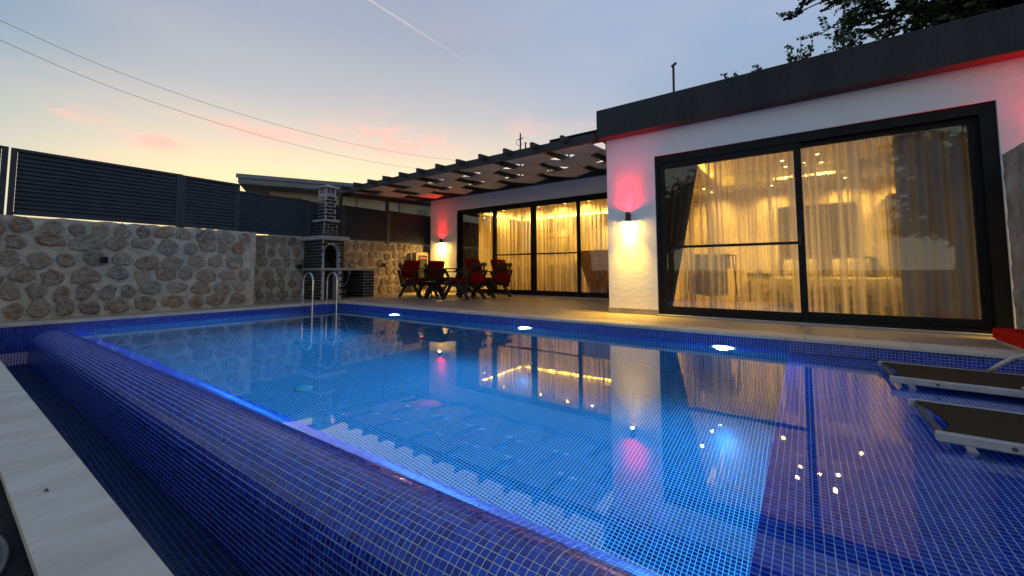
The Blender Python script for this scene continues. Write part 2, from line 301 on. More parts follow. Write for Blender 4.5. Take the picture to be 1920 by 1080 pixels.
# ------------------------------------------------------------------ mesh helpers
class MB:
    def __init__(s): s.v = []; s.f = []
    def add(s, vs, fs):
        b = len(s.v); s.v += [tuple(v) for v in vs]; s.f += [tuple(b + i for i in f) for f in fs]; return s
    def box(s, x0, x1, y0, y1, z0, z1, M_=None, ch=0.):
        if ch > 0:
            vs = []; fs = []
            a = [(x0, y0), (x1, y0), (x1, y1), (x0, y1)]
            def ring(z, i): return [(x0 + i, y0 + i, z), (x1 - i, y0 + i, z), (x1 - i, y1 - i, z), (x0 + i, y1 - i, z)]
            rings = [ring(z0, ch), ring(z0 + ch, 0), ring(z1 - ch, 0), ring(z1, ch)]
            for r in rings: vs += r
            fs = [(3, 2, 1, 0), (12, 13, 14, 15)]
            for k in range(3):
                for i in range(4):
                    j = (i + 1) % 4; fs.append((4 * k + i, 4 * k + j, 4 * k + 4 + j, 4 * k + 4 + i))
        else:
            vs = [(x0, y0, z0), (x1, y0, z0), (x1, y1, z0), (x0, y1, z0), (x0, y0, z1), (x1, y0, z1), (x1, y1, z1), (x0, y1, z1)]
            fs = [(3, 2, 1, 0), (4, 5, 6, 7), (0, 1, 5, 4), (1, 2, 6, 5), (2, 3, 7, 6), (3, 0, 4, 7)]
        if M_ is not None: vs = [M_ @ Vector(v) for v in vs]
        return s.add(vs, fs)
    def bar(s, a, b, w, h, up=(0, 0, 1)):     # rectangular bar from a to b
        a = Vector(a); b = Vector(b); d = (b - a); L = d.length; d.normalize(); up = Vector(up)
        if abs(d.dot(up)) > .98: up = Vector((1, 0, 0))
        x = d.cross(up).normalized(); y = x.cross(d)
        vs = []
        for p in (a, b):
            for sx, sy in ((-1, -1), (1, -1), (1, 1), (-1, 1)): vs.append(p + x * sx * w / 2 + y * sy * h / 2)
        return s.add(vs, [(3, 2, 1, 0), (4, 5, 6, 7), (0, 1, 5, 4), (1, 2, 6, 5), (2, 3, 7, 6), (3, 0, 4, 7)])
    def tube(s, pts, r, n=10, cap=True, r2=None):
        pts = [Vector(p) for p in pts]; vs = []; fs = []; N = len(pts); prev = None
        for i, p in enumerate(pts):
            d = (pts[min(i + 1, N - 1)] - pts[max(i - 1, 0)]).normalized()
            if prev is None: x = d.orthogonal().normalized()
            else: x = (prev - d * prev.dot(d)).normalized()
            prev = x; y = d.cross(x); rr = r if r2 is None else r + (r2 - r) * i / max(1, N - 1)
            for k in range(n): vs.append(p + x * cos(2 * pi * k / n) * rr + y * sin(2 * pi * k / n) * rr)
        for i in range(N - 1):
            for k in range(n):
                j = (k + 1) % n; fs.append((i * n + k, i * n + j, (i + 1) * n + j, (i + 1) * n + k))
        if cap: fs += [tuple(range(n - 1, -1, -1)), tuple((N - 1) * n + k for k in range(n))]
        return s.add(vs, fs)
    def quad(s, a, b, c, d): return s.add([a, b, c, d], [(0, 1, 2, 3)])
    def lathe(s, prof, c, n=24, cap=True):
        vs = []; fs = []
        for r, z in prof:
            for k in range(n): vs.append((c[0] + r * cos(2 * pi * k / n), c[1] + r * sin(2 * pi * k / n), c[2] + z))
        for i in range(len(prof) - 1):
            for k in range(n):
                j = (k + 1) % n; fs.append((i * n + k, i * n + j, (i + 1) * n + j, (i + 1) * n + k))
        if cap: fs += [tuple(range(n - 1, -1, -1)), tuple((len(prof) - 1) * n + k for k in range(n))]
        return s.add(vs, fs)
    def mesh(s, name, mat, smooth=False):
        me = bpy.data.meshes.new(name); me.from_pydata(s.v, [], s.f); me.update()
        if mat is not None: me.materials.append(mat)
        if smooth: me.polygons.foreach_set('use_smooth', [True] * len(me.polygons))
        return me
    def build(s, name, mat, parent=None, smooth=False, loc=None):
        return link(name, s.mesh(name, mat, smooth), parent, loc)
def link(name, me, parent=None, loc=None):
    o = bpy.data.objects.new(name, me); COL.objects.link(o)
    if parent is not None:
        o.parent = parent
        if loc is None: o.matrix_parent_inverse = base_inv(parent)
    if loc is not None: o.location = loc
    return o
def base_inv(p):            # shapes are given in world coordinates, so a part's parent transform is undone once
    if p.parent is not None: return Matrix.Identity(4)
    return (Matrix.Translation(p.location) @ p.rotation_euler.to_matrix().to_4x4()).inverted()
def tag(o, label=None, cat=None, group=None, kind=None):
    if label: o['label'] = label
    if cat: o['category'] = cat
    if group: o['group'] = group
    if kind: o['kind'] = kind
    return o
def thing(name, label, cat, loc=(0, 0, 0), group=None, rz=0., kind=None):
    o = bpy.data.objects.new(name, None); COL.objects.link(o); o.location = loc; o.rotation_euler = (0, 0, rz); o.empty_display_size = .1
    return tag(o, label, cat, group, kind)
def struct(name, mb, mat, smooth=False): return tag(mb.build(name, mat, None, smooth), kind='structure')
def local(o): o.matrix_parent_inverse = Matrix.Identity(4); return o     # geometry given in the parent's own frame
def lamp(typ, name, loc, col, power, parent=None, **kw):
    l = bpy.data.lights.new(name, typ); l.color = col; l.energy = power
    for k, v in kw.items(): setattr(l, k, v)
    o = bpy.data.objects.new(name, l); COL.objects.link(o); o.location = loc
    if parent is not None: o.parent = parent; o.matrix_parent_inverse = base_inv(parent)
    return o

TH = math.atan(.0253); CT, ST = cos(TH), sin(TH)
def I(X, Y, z): return Vector((X * CT - Y * ST, X * ST + Y * CT, z))       # frame of the overflow edge
ZW = -.14
# projection used only to rank tiles by how large they show
def psize(p):
    v = Vector(p) - Vector((0, 0, .7)); dd = v.dot(D_)
    if dd < .1: return 0
    x = v.dot(R_) / dd * 753; y = v.dot(U_) / dd * 753
    if abs(x) > 965 or y > 470 or y < -640: return 0
    return 1 / v.length

# ------------------------------------------------------------------ ground and pool basin
g = MB(); GZ = -.40
hx0, hx1, hy0, hy1 = -9.0, 3.2, -.1, 5.6; F_ = 400
for a, b, c, d in ((-F_, hx0, -F_, F_), (hx1, F_, -F_, F_), (hx0, hx1, -F_, hy0), (hx0, hx1, hy1, F_)):
    g.quad((a, c, GZ), (b, c, GZ), (b, d, GZ), (a, d, GZ))
struct('ground', g, M['ground'])

VH = 5.06; UR = 2.7; LED = -.17; LZ = -.24; FZ = -1.60
def endu(v): return -8.56 + .0394 * (v - 1.0)          # the end wall is slightly out of square
def edge_v(u, Y): return (Y + u * ST) / CT              # v where the overflow frame has this Y
basin = thing('swimming_pool', None, None, kind='structure')
b = MB(); yi = 1.30
b.quad((endu(yi), edge_v(-8.5, yi), FZ), (LED, edge_v(LED, yi), FZ), (LED, VH, FZ), (endu(VH), VH, FZ))
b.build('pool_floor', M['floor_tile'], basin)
b = MB(); b.quad((endu(VH), VH + .003, FZ), (LED, VH + .003, FZ), (LED, VH + .003, -.03), (endu(VH), VH + .003, -.03)); b.build('long_wall', M['wall_tile_x'], basin)
b = MB(); b.quad((endu(.8) - .003, .8, FZ), (endu(VH) - .003, VH, FZ), (endu(VH) - .003, VH, -.03), (endu(.8) - .003, .8, -.03)); b.build('end_wall', M['wall_tile_y'], basin)
b = MB(); b.quad((LED, edge_v(LED, 1.2), FZ), (LED, edge_v(LED, 1.2), LZ - .012), (LED, VH, LZ - .012), (LED, VH, FZ)); b.build('ledge_riser', M['wall_tile_y'], basin)
b = MB(); b.quad((LED, edge_v(LED, 1.2), LZ), (UR, edge_v(UR, 1.2), LZ), (UR, VH, LZ), (LED, VH, LZ)); b.build('ledge_bed', M['grout_w'], basin)
b = MB(); b.quad((LED, VH + .003, LZ), (UR, VH + .003, LZ), (UR, VH + .003, -.03), (LED, VH + .003, -.03)); b.quad((UR, VH, LZ), (UR, .8, LZ), (UR, .8, 0), (UR, VH, 0)); b.build('ledge_wall', M['grout'], basin)

TS0, TS1, THK = .0116, .0104, .0018
TV = [(-TS0, -TS0, 0), (TS0, -TS0, 0), (TS0, TS0, 0), (-TS0, TS0, 0), (-TS1, -TS1, THK), (TS1, -TS1, THK), (TS1, TS1, THK), (-TS1, TS1, THK)]
TF = [(4, 5, 6, 7), (0, 1, 5, 4), (1, 2, 6, 5), (2, 3, 7, 6), (3, 0, 4, 7)]
tile_me = MB().add(TV, TF).mesh('tile', M['tile_o']); tile_me_w = MB().add(TV, TF).mesh('tile', M['tile_wo'])
def lay_tiles(items, parent, mat, me_single, n_single):
    """items: (centre, tangent, bitangent, normal); the largest in the picture become single parts"""
    if n_single:
        order = sorted(range(len(items)), key=lambda i: -psize(items[i][0])); top = set(i for i in order[:n_single] if psize(items[i][0]) > 0)
    else: top = set()
    vs = []; fs = []
    for i, (c, tx, ty, n) in enumerate(items):
        j = [random.uniform(-.0004, .0004) for _ in range(3)]
        c = c + n * (random.uniform(-.0003, .0003) if i not in top else 0) + tx * j[0] + ty * j[1]
        tl = random.uniform(-.012, .012); tl2 = random.uniform(-.012, .012)
        n2 = (n + tx * tl + ty * tl2).normalized(); tx2 = (tx - n2 * tx.dot(n2)).normalized(); ty2 = n2.cross(tx2)
        if i in top:
            o = bpy.data.objects.new('tile', me_single); COL.objects.link(o); o.parent = parent
            o.matrix_local = Matrix(((tx2.x, ty2.x, n2.x, c.x), (tx2.y, ty2.y, n2.y, c.y), (tx2.z, ty2.z, n2.z, c.z), (0, 0, 0, 1)))
        else:
            b0 = len(vs)
            for a, b_, h in TV: vs.append(c + tx2 * a + ty2 * b_ + n2 * h)
            for f in TF: fs.append(tuple(b0 + k for k in f))
    me = bpy.data.meshes.new('tile_field'); me.from_pydata([tuple(v) for v in vs], [], fs); me.materials.append(mat)
    o = bpy.data.objects.new('tile_field', me); COL.objects.link(o); o.parent = parent; o['kind'] = 'stuff'
    return o
X_, Y_, Z_ = Vector((1, 0, 0)), Vector((0, 1, 0)), Vector((0, 0, 1))
# ledge tiles
it = []
ny = int((VH - 1.1) / PITCH)
for i in range(int((UR - LED) / PITCH)):
    u = LED + PITCH * (i + .5)
    for k in range(ny):
        v = VH - PITCH * (k + .5)
        if v > edge_v(u, 1.235) and u < .5 + v * .45: it.append((Vector((u, v, LZ)), X_, Y_, Z_))
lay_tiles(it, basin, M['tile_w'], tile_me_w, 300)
# rows of tiles along the waterline of the long wall, the end wall
wl_wall = thing('waterline_wall', None, None, kind='structure')
it = []
for i in range(int((UR + 8.4) / PITCH)):
    u = UR - PITCH * (i + .5)
    for k in range(12):
        z = -.033 - PITCH * (k + .5)
        if u > LED or True: it.append((Vector((u, VH, z)), X_, Z_, -Y_))
ed = Vector((.0394, 1, 0)).normalized(); en = Vector((ed.y, -ed.x, 0))
for i in range(int(4.9 / PITCH)):
    v = VH - PITCH * (i + .5)
    deep = 22 if v < 1.2 else 9
    for k in range(deep):
        z = -.033 - PITCH * (k + .5); it.append((Vector((endu(v), v, z)), -ed, Z_, en))
lay_tiles(it, wl_wall, M['tile'], tile_me, 0)

# ------------------------------------------------------------------ overflow (infinity) edge
inf = thing('infinity_edge_wall', 'rounded blue mosaic overflow wall along the near side of the pool', 'pool wall')
Yc, aa, bb, zc = 1.055, .215, .18, -.30; CZ = -.575
prof = []
for k in range(2): prof.append((Yc + aa, -1.6 if k == 0 else zc))
N = 60
arc = [(Yc + (.245 if 2 * k < N else aa) * cos(pi * k / N), (-.40 + .28 * sin(pi * k / N)) if 2 * k < N else zc + bb * sin(pi * k / N)) for k in range(N + 1)]
full = [(Yc + .245, -.60)] + arc + [(Yc - aa, CZ)]
b = MB(); XL, XR = -8.75, 3.0; n = 0; vs = []; fs = []
path = [(Yc + .245, FZ)] + arc + [(Yc - aa, CZ)]
for (y, z) in path: vs += [I(XL, y, z), I(XR, y, z)]
for k in range(len(path) - 1): fs.append((2 * k, 2 * k + 1, 2 * k + 3, 2 * k + 2))
b.add(vs, fs); b.build('grout_bed', M['grout'], inf, True)
# resample the profile at tile pitch
pts = []; acc = 0.; nxt = PITCH / 2; P0 = Vector((full[0][0], full[0][1]))
for q in full[1:]:
    q = Vector(q); L = (q - P0).length; t = (q - P0) / L
    while nxt <= acc + L:
        pp = P0 + t * (nxt - acc); pts.append((pp.x, pp.y, t.x, t.y)); nxt += PITCH
    acc += L; P0 = q
tx = I(1, 0, 0) - I(0, 0, 0); it = []
shr = random.Random(77); sheets = {}
def sheet(i, k):
    if (i, k) not in sheets: sheets[(i, k)] = (shr.uniform(-.0011, .0011), shr.uniform(-.0007, .0007), shr.uniform(-.004, .004))
    return sheets[(i, k)]
for kk, (y, z, ty_, tz_) in enumerate(pts):
    if z < CZ + .004 and y < Yc: continue
    bt = (I(0, ty_, tz_) - I(0, 0, 0)).normalized(); nn = tx.cross(bt).normalized()
    if nn.dot(I(0, y - Yc, z + .40) - I(0, 0, 0)) < 0: nn = -nn
    by = nn.cross(tx)
    for i in range(int((XR - XL) / PITCH)):
        X = XL + PITCH * (i + .5)
        sx_, sy_, sr_ = sheet(i // 12, kk // 12); c = I(X + sx_ + sr_ * (kk % 12 - 6) * PITCH, y, z) + by * (sy_ + sr_ * (i % 12 - 6) * PITCH)
        if c.x < endu(c.y) + .012: continue
        it.append((c, tx, by, nn))
lay_tiles(it, inf, M['tile'], tile_me, 300)

# overflow channel and the walkway outside it
b = MB(); b.quad(I(XL, .3, CZ), I(XR, .3, CZ), I(XR, Yc - aa, CZ), I(XL, Yc - aa, CZ)); struct('overflow_channel', b, M['chan_tile'])
b = MB(); b.quad(I(XL, .366, CZ), I(XR, .366, CZ), I(XR, .366, -.03), I(XL, .366, -.03)); struct('channel_side_wall', b, M['chan_tile_x'])
walk = thing('walkway', None, None, kind='structure')
x = -9.3; k = 0
b = MB(); b.add([I(-9.4, .19, GZ), I(3, .19, GZ), I(3, .366, GZ), I(-9.4, .366, GZ), I(-9.4, .19, -.028), I(3, .19, -.028), I(3, .366, -.028), I(-9.4, .366, -.028)],
                [(3, 2, 1, 0), (4, 5, 6, 7), (0, 1, 5, 4), (1, 2, 6, 5), (2, 3, 7, 6), (3, 0, 4, 7)]); b.build('kerb_base', M['slab'], walk)
for L in [1.05, 1.1, .95, 1.1, 1.0, 1.06, 1.02, 1.1, 1.0, 1.0, 1.05, 1.0]:
    m_ = Matrix.Rotation(TH, 4, 'Z'); MB().box(x, x + L - .0025, .180, .358 + random.uniform(-.001, .001), -.028, random.uniform(-.0008, .0008), m_, .003).build('paving_stone', M['walk'], walk); x += L

t = thing('fallen_leaf', 'small dark dry leaf lying on the pale walkway', 'leaf', (-2.02, .20, .001))
lb_ = Vector((-2.005, .196, .002)); MB().add([lb_, lb_ + Vector((.012, .006, .004)), lb_ + Vector((.030, .004, .002)), lb_ + Vector((.013, -.003, .003)), lb_ + Vector((.040, .006, .001))], [(0, 3, 1), (1, 3, 2), (2, 4, 1)]).build('blade', M['bark'], t)
# water surface
b = MB(); b.add([(endu(1.1), edge_v(-8.5, 1.149), ZW), (UR, edge_v(UR, 1.149), ZW), (UR, VH, ZW), (endu(VH), VH, ZW)], [(0, 1, 2, 3)])
struct('pool_water', b, M['water'])

# ------------------------------------------------------------------ coping and deck
cop = thing('pool_coping', None, None, kind='structure')
u = -8.80; q = [1.2, 1.2, 1.2, 1.2, 1.2, 1.2, 1.2, 1.2, 1.2, 1.2]
u = -8.43
while u < UR + .4:
    L = 1.2; MB().box(u, u + L - .003, VH - .035, VH + .29, -.034, random.uniform(-.001, .001), None, .004).build('coping_stone', M['coping'], cop); u += L
v = -.6
while v < VH + .2:
    L = min(1.0, VH + .29 - v); e0, e1 = endu(v), endu(v + L)
    bb_ = MB(); z1 = random.uniform(-.001, .001)
    A = [(e0 - .30, v), (e0 + .02, v), (e1 + .02, v + L - .003), (e1 - .30, v + L - .003)]
    if v + L > VH: A[2] = (-8.434, v + L - .003); A[1] = (min(e0 + .02, -8.434), v)
    bb_.add([(*p, -.034) for p in A] + [(*p, z1) for p in A], [(3, 2, 1, 0), (4, 5, 6, 7), (0, 1, 5, 4), (1, 2, 6, 5), (2, 3, 7, 6), (3, 0, 4, 7)])
    bb_.build('coping_stone', M['coping'], cop); v += L
deck = thing('deck', None, None, kind='structure')
b = MB(); b.box(-10.4, UR + .5, VH + .005, 9.0, GZ, -.012); b.box(-10.4, -8.70, -3, VH + .005, GZ, -.036); b.build('deck_slab', M['joint'], deck)
b = MB(); ve = 9.0
yv = VH + .293; row = 0
while yv < 9.0:
    h = .6; u = -10.4 - (.6 if row % 2 else 0)
    if row == 0: h = .6
    while u < UR + .5:
        a0, a1 = max(u, -10.4), min(u + 1.2, UR + .5)
        if a1 - a0 > .05: MB().box(a0 + .0015, a1 - .0015, yv + .0015, min(yv + h, 9.0) - .0015, -.012, random.uniform(-.0016, -.0004)).build('deck_tile', M['deck'], deck)
        u += 1.2
    yv += h; row += 1
v = -.6
while v < VH + .28:
    L = min(.6, VH + .29 - v)
    A = [(-10.39, v), (endu(v) - .303, v), (endu(v + L) - .303, v + L - .003), (-10.39, v + L - .003)]
    MB().add([(*p, -.036) for p in A] + [(*p, -.004) for p in A], [(3, 2, 1, 0), (4, 5, 6, 7), (0, 1, 5, 4), (1, 2, 6, 5), (2, 3, 7, 6), (3, 0, 4, 7)]).build('deck_tile', M['deck'], deck); v += L

# ------------------------------------------------------------------ stone walls
def stone_wall(name, label, p0, p1, h, thick, rows, seed, wmin, wmax, gap):
    rnd = random.Random(seed); p0 = Vector((*p0, 0)); p1 = Vector((*p1, 0)); L = (p1 - p0).length
    d = (p1 - p0).normalized(); n = Vector((d.y, -d.x, 0))      # outward, towards the pool
    th = thing(name, label, 'stone wall', tuple((p0 + p1) / 2))
    b = MB(); nx = int(L / .09); nz = 17; vs = []; fs = []
    for i in range(nx + 1):
        for k in range(nz + 1):
            z = -.3 + (h + .3) * k / nz
            o = rnd.uniform(-.012, .012)
            if k == nz: z += rnd.uniform(-.018, .012)
            vs.append(p0 + d * (L * i / nx) + n * o + Z_ * z)
    for i in range(nx):
        for k in range(nz):
            a = i * (nz + 1) + k; fs.append((a, a + nz + 1, a + nz + 2, a + 1))
    b.add(vs, fs)
    b.add([p0 - n * thick + Z_ * -.3, p1 - n * thick + Z_ * -.3, p1 - n * thick + Z_ * h, p0 - n * thick + Z_ * h], [(1, 0, 3, 2)])
    top = [i * (nz + 1) + nz for i in range(nx + 1)]; 
    ba = len(b.v)
    for i in range(nx + 1): b.v.append(tuple(p0 + d * (L * i / nx) - n * thick + Z_ * (h + rnd.uniform(-.01, .01))))
    for i in range(nx): b.f.append((top[i], top[i + 1], ba + i + 1, ba + i))
    for s_, c in ((0, p0), (1, p1)):
        b.add([c - n * thick + Z_ * -.3, c + Z_ * -.3, c + Z_ * h, c - n * thick + Z_ * h], [(0, 1, 2, 3)])
    b.build('mortar_face', M['mortar'], th)
    rh = h / rows
    for r in range(rows):
        x = rnd.uniform(-.2, .05)
        while x < L:
            ww = rnd.uniform(wmin, wmax); hh = rh * rnd.uniform(.90, 1.20)
            cx = x + ww / 2; cz = rh * (r + .5) + rnd.uniform(-.045, .045)
            x += ww + gap * rnd.uniform(.5, 1.6)
            if cx - ww / 2 < .02 or cx + ww / 2 > L - .02: continue
            cz = min(max(cz, hh / 2 + .01), h - hh / 2 - .01)
            K = 12; ring = []
            planes = [(2 * pi * j / 6 + rnd.uniform(-.38, .38), rnd.uniform(.80, 1.06)) for j in range(6)]
            for k in range(K):
                a = 2 * pi * k / K + rnd.uniform(-.10, .10)
                s_ = min([d_ / cos(a - aj) for aj, d_ in planes if cos(a - aj) > .25] + [1.22]) * rnd.uniform(.88, 1.08); s_ = .93 * s_ + .07
                ring.append((cos(a) * ww / 2 * s_, sin(a) * hh / 2 * s_))
            tw = rnd.uniform(-.22, .22); ring = [(x_ * cos(tw) - y_ * sin(tw), x_ * sin(tw) + y_ * cos(tw)) for x_, y_ in ring]
            dep = rnd.uniform(.022, .050); vs = []; fs = []
            for sc_, dd in ((1.0, -.02), (.95, dep * .60), (.74, dep), (.38, dep * rnd.uniform(.8, 1.15))):
                for (a, c) in ring:
                    j = rnd.uniform(-.009, .011) if dd > 0 else 0
                    vs.append(p0 + d * (cx + a * sc_) + n * (dd + j) + Z_ * (cz + c * sc_))
            vs.append(p0 + d * cx + n * dep * rnd.uniform(.9, 1.15) + Z_ * cz)
            for q in range(3):
                for k in range(K):
                    j = (k + 1) % K; fs.append((q * K + k, q * K + j, (q + 1) * K + j, (q + 1) * K + k))
            for k in range(K): fs.append((3 * K + k, 3 * K + (k + 1) % K, 4 * K))
            o = MB().add(vs, fs).build('stone', M['stone'], th)
    return th
stone_wall('stone_wall', 'near stretch of rubble stone wall with wide pale mortar beside the long side fence', (-9.00, -1.3), (-9.215, 3.60), 1.50, 1.05, 6, 5, .19, .36, .03)
stone_wall('stone_wall', 'rubble stone wall set back behind the brick barbecue and dining set', (-10.20, 3.45), (-10.20, 10.0), 1.525, .25, 6, 8, .17, .31, .026)

# ------------------------------------------------------------------ louvred fences
def fence(label, a, b, z0, z1, nsl, post0=True, post1=True, rnd=0):
    a = Vector((*a, 0)); b_ = Vector((*b, 0)); d = (b_ - a).normalized(); L = (b_ - a).length; n = Vector((d.y, -d.x, 0))
    th = thing('louvred_fence', label, 'fence', tuple((a + b_) / 2 + Z_ * z0), 'dark louvred fence panels on the stone walls')
    for f, s in ((0, post0), (1, post1)):
        if s:
            c = a + d * (.03 if f == 0 else L - .03)
            MB().bar(c + Z_ * (z0 - .02), c + Z_ * (z1 - .001), .06, .06).build('post', M['fence'], th)
    MB().bar(a + d * .062 + Z_ * (z1 - .02), b_ - d * .062 + Z_ * (z1 - .02), .05, .04).build('top_rail', M['fence'], th)
    MB().bar(a + d * .062 + Z_ * (z0 + .03), b_ - d * .062 + Z_ * (z0 + .03), .05, .04).build('bottom_rail', M['fence'], th)
    p = (z1 - z0 - .10) / nsl
    vs = []
    for sx in (0, 1):
        for y, z in ((-.022, -.036), (-.014, -.040), (.022, .030), (.014, .036)): vs.append((sx * (L - .13), y, z))
    sm = MB().add(vs, [(3, 2, 1, 0), (4, 5, 6, 7), (0, 1, 5, 4), (1, 2, 6, 5), (2, 3, 7, 6), (3, 0, 4, 7)]).mesh('slat', M['fence'])
    for k in range(nsl):
        c = a + d * .065 + Z_ * (z0 + .055 + p * (k + .5))
        o = bpy.data.objects.new('slat', sm); COL.objects.link(o); o.parent = th
        o.matrix_local = Matrix.Translation(-th.location) @ Matrix(((d.x, -n.x, 0, c.x), (d.y, -n.y, 0, c.y), (0, 0, 1, c.z), (0, 0, 0, 1)))
    return th
def wa(v): return (-9.00 - .0439 * (v + 1.3) - .12, v)
fence('tall dark louvred fence panel cut by the picture edge, sky gap at its end post', wa(-1.3), wa(.328), 1.512, 2.49, 14)
fence('long tall dark louvred fence panel raised above the near stone wall, bright gap beneath it', wa(.35), wa(2.35), 1.512, 2.485, 14)
fence('short tall dark louvred fence panel where the near stone wall ends', wa(2.35), wa(3.30), 1.50, 2.475, 14)
fence('lower dark louvred fence panel between the tall fence and the barbecue chimney', (-10.08, 3.34), (-10.08, 5.12), 1.53, 2.47, 14)
fence('narrow dark louvred fence panel half hidden behind the barbecue chimney', (-10.08, 5.12), (-10.08, 6.06), 1.53, 2.45, 12)
fence('dark louvred fence panel between the two pergola posts on the stone wall', (-10.08, 6.06), (-10.08, 7.52), 1.53, 2.47, 18)
fence('dark louvred fence panel between the second pergola post and the white house', (-10.08, 7.52), (-10.08, 9.6), 1.53, 2.49, 18)
for p, lb in (((-9.115, 1.35, .88), 'small black square spotlight on the near stone wall'), ((-10.17, 7.42, .86), 'small black square spotlight on the set back stone wall beside the dining chairs'), ((-10.15, 4.95, .80), 'small black box lamp on the wall beside the barbecue')):
    t = thing('wall_spotlight', lb, 'spotlight', p)
    o = MB().box(0, .075, -.05, .05, -.05, .05, None, .006); o.v = [(x + p[0], y + p[1], z + p[2]) for x, y, z in o.v]; o.build('housing', M['black'], t)
    o = MB().box(.0755, .079, -.036, .036, -.036, .036); o.v = [(x + p[0], y + p[1], z + p[2]) for x, y, z in o.v]; o.build('lens', M['frame'], t)

# ------------------------------------------------------------------ house
VW, VB = 6.28, 8.92        # front planes of the wing and of the main wall
UC = -2.61                 # corner of the wing
house = thing('white_house', 'low white stucco house with dark flat roof band and two glazed fronts', 'house', (0, 8, 0))
def wall_with_hole(v, th_, u0, u1, z0, z1, a0, a1, b1, name='wall'):
    b = MB(); b.box(u0, a0, v, v + th_, z0, z1); b.box(a1, u1, v, v + th_, z0, z1); b.box(a0 + .0005, a1 - .0005, v, v + th_, b1, z1); return b.build(name, M['stucco'], house)
WL, WR, WT = -1.83, 1.685, 2.455
wall_with_hole(VW, .22, UC, 5.0, -.02, 2.85, WL, WR, WT)
MB().box(UC, UC + .2, VW + .221, VB + .30, -.02, 2.849).build('wall', M['stucco'], house)
DL, DR, DT = -8.60, -3.20, 2.53
wall_with_hole(VB, .22, -9.76, UC - .001, -.02, 3.10, DL, DR, DT)
MB().box(-9.758, -9.56, VB + .221, 13.4, -.02, 3.10).build('wall', M['stucco'], house)
# plinth stones
for u0, u1 in ((UC - .012, -2.20), (-2.197, WL)): MB().box(u0, u1, VW - .014, VW - .001, 0, .088, None, .002).build('plinth_stone', M['plinth'], house)
MB().box(-9.772, DL, VB - .014, VB - .001, 0, .088, None, .002).build('plinth_stone', M['plinth'], house)
MB().box(DL, DR, VB - .05, VB + .04, -.01, .028, None, .003).build('door_sill', M['slab'], house)
MB().box(WL, WR, VW - .05, VW + .04, -.01, .022, None, .003).build('door_sill', M['slab'], house)
# roof band with soffit
b = MB(); b.box(UC - .09, 5.2, 6.10, 6.32, 2.852, 3.33, None, .008); b.box(UC - .09, UC + .16, 6.3205, 8.6, 2.852, 3.33, None, .008); b.build('roof_band', M['fascia'], house)
MB().box(UC - .08, 5.2, 6.33, 13.6, 2.86, 3.12).build('roof', M['fascia'], house)
MB().box(-9.86, UC - .10, VB - .03, 13.6, 3.105, 3.26).build('roof', M['fascia'], house)
# rooms
def room(u0, u1, v0, v1, zc_, tray, name):
    b = MB()
    b.quad((u0, v0, .012), (u1, v0, .012), (u1, v1, .012), (u0, v1, .012)); b.build(name + '_floor', M['rfloor'], house)
    b = MB()
    b.quad((u0, v1, 0), (u1, v1, 0), (u1, v1, zc_ + .3), (u0, v1, zc_ + .3)); b.quad((u0, v0, 0), (u0, v1, 0), (u0, v1, zc_ + .3), (u0, v0, zc_ + .3)); b.quad((u1, v1, 0), (u1, v0, 0), (u1, v0, zc_ + .3), (u1, v1, zc_ + .3))
    b.build(name + '_wall', M['room'], house)
    b = MB(); a0, a1, c0, c1 = tray
    b.box(u0, a0, v0, v1, zc_, zc_ + .05); b.box(a1, u1, v0, v1, zc_, zc_ + .05); b.box(a0, a1, v0, c0, zc_, zc_ + .05); b.box(a0, a1, c1, v1, zc_, zc_ + .05)
    b.quad((a0 - .15, c0 - .15, zc_ + .22), (a0 - .15, c1 + .15, zc_ + .22), (a1 + .15, c1 + .15, zc_ + .22), (a1 + .15, c0 - .15, zc_ + .22))
    for p, q in (((a0 - .15, c0 - .15), (a0 - .15, c1 + .15)), ((a1 + .15, c0 - .15), (a1 + .15, c1 + .15)), ((a0 - .15, c0 - .15), (a1 + .15, c0 - .15)), ((a0 - .15, c1 + .15), (a1 + .15, c1 + .15))):
        b.quad((*p, zc_ + .05), (*q, zc_ + .05), (*q, zc_ + .22), (*p, zc_ + .22))
    b.build(name + '_ceiling', M['ceil'], house)
    return
room(-2.40, 4.4, VW + .221, 10.35, 2.46, (-1.45, 2.9, 7.25, 9.45), 'bedroom')
room(-9.55, -2.82, VB + .221, 13.35, 2.50, (-8.6, -3.8, 9.9, 12.5), 'living_room')

# sliding doors
def panel(parent, u0, u1, z0, z1, v, st, rail_b, rail_t, d=.045, mid=None, handle=None):
    p = thing('door_sash', None, None); p.parent = parent
    b = MB(); b.box(u0, u0 + st, v, v + d, z0, z1); b.box(u1 - st, u1, v, v + d, z0, z1)
    b.box(u0 + st, u1 - st, v + .001, v + d - .001, z0, z0 + rail_b); b.box(u0 + st, u1 - st, v + .001, v + d - .001, z1 - rail_t, z1)
    if mid: b.box(u0 + st, u1 - st, v + .004, v + d - .004, mid - .018, mid + .018)
    bpy.data.objects.remove(p)
    s = b.build('door_sash', M['frame'], parent)
    g = MB(); g.box(u0 + st, u1 - st, v + d * .5 - .003, v + d * .5 + .003, z0 + rail_b, z1 - rail_t); g.build('pane', M['glass'], s)
    if handle: MB().box(handle - .014, handle + .014, v - .022, v - .001, 1.0, 1.17, None, .004).build('handle', M['black'], s)
    return s
dr = thing('sliding_door', 'wide two leaf black sliding glass door of the bedroom at the pool edge', 'glass door', (0, VW, 0))
b = MB(); b.box(WL, WL + .05, VW + .03, VW + .19, .022, WT); b.box(WR - .12, WR, VW + .03, VW + .19, .022, WT); b.box(WL + .0505, WR - .1205, VW + .031, VW + .189, WT - .115, WT); b.box(WL + .0505, WR - .1205, VW + .031, VW + .189, .022, .06)
b.build('door_frame', M['frame'], dr)
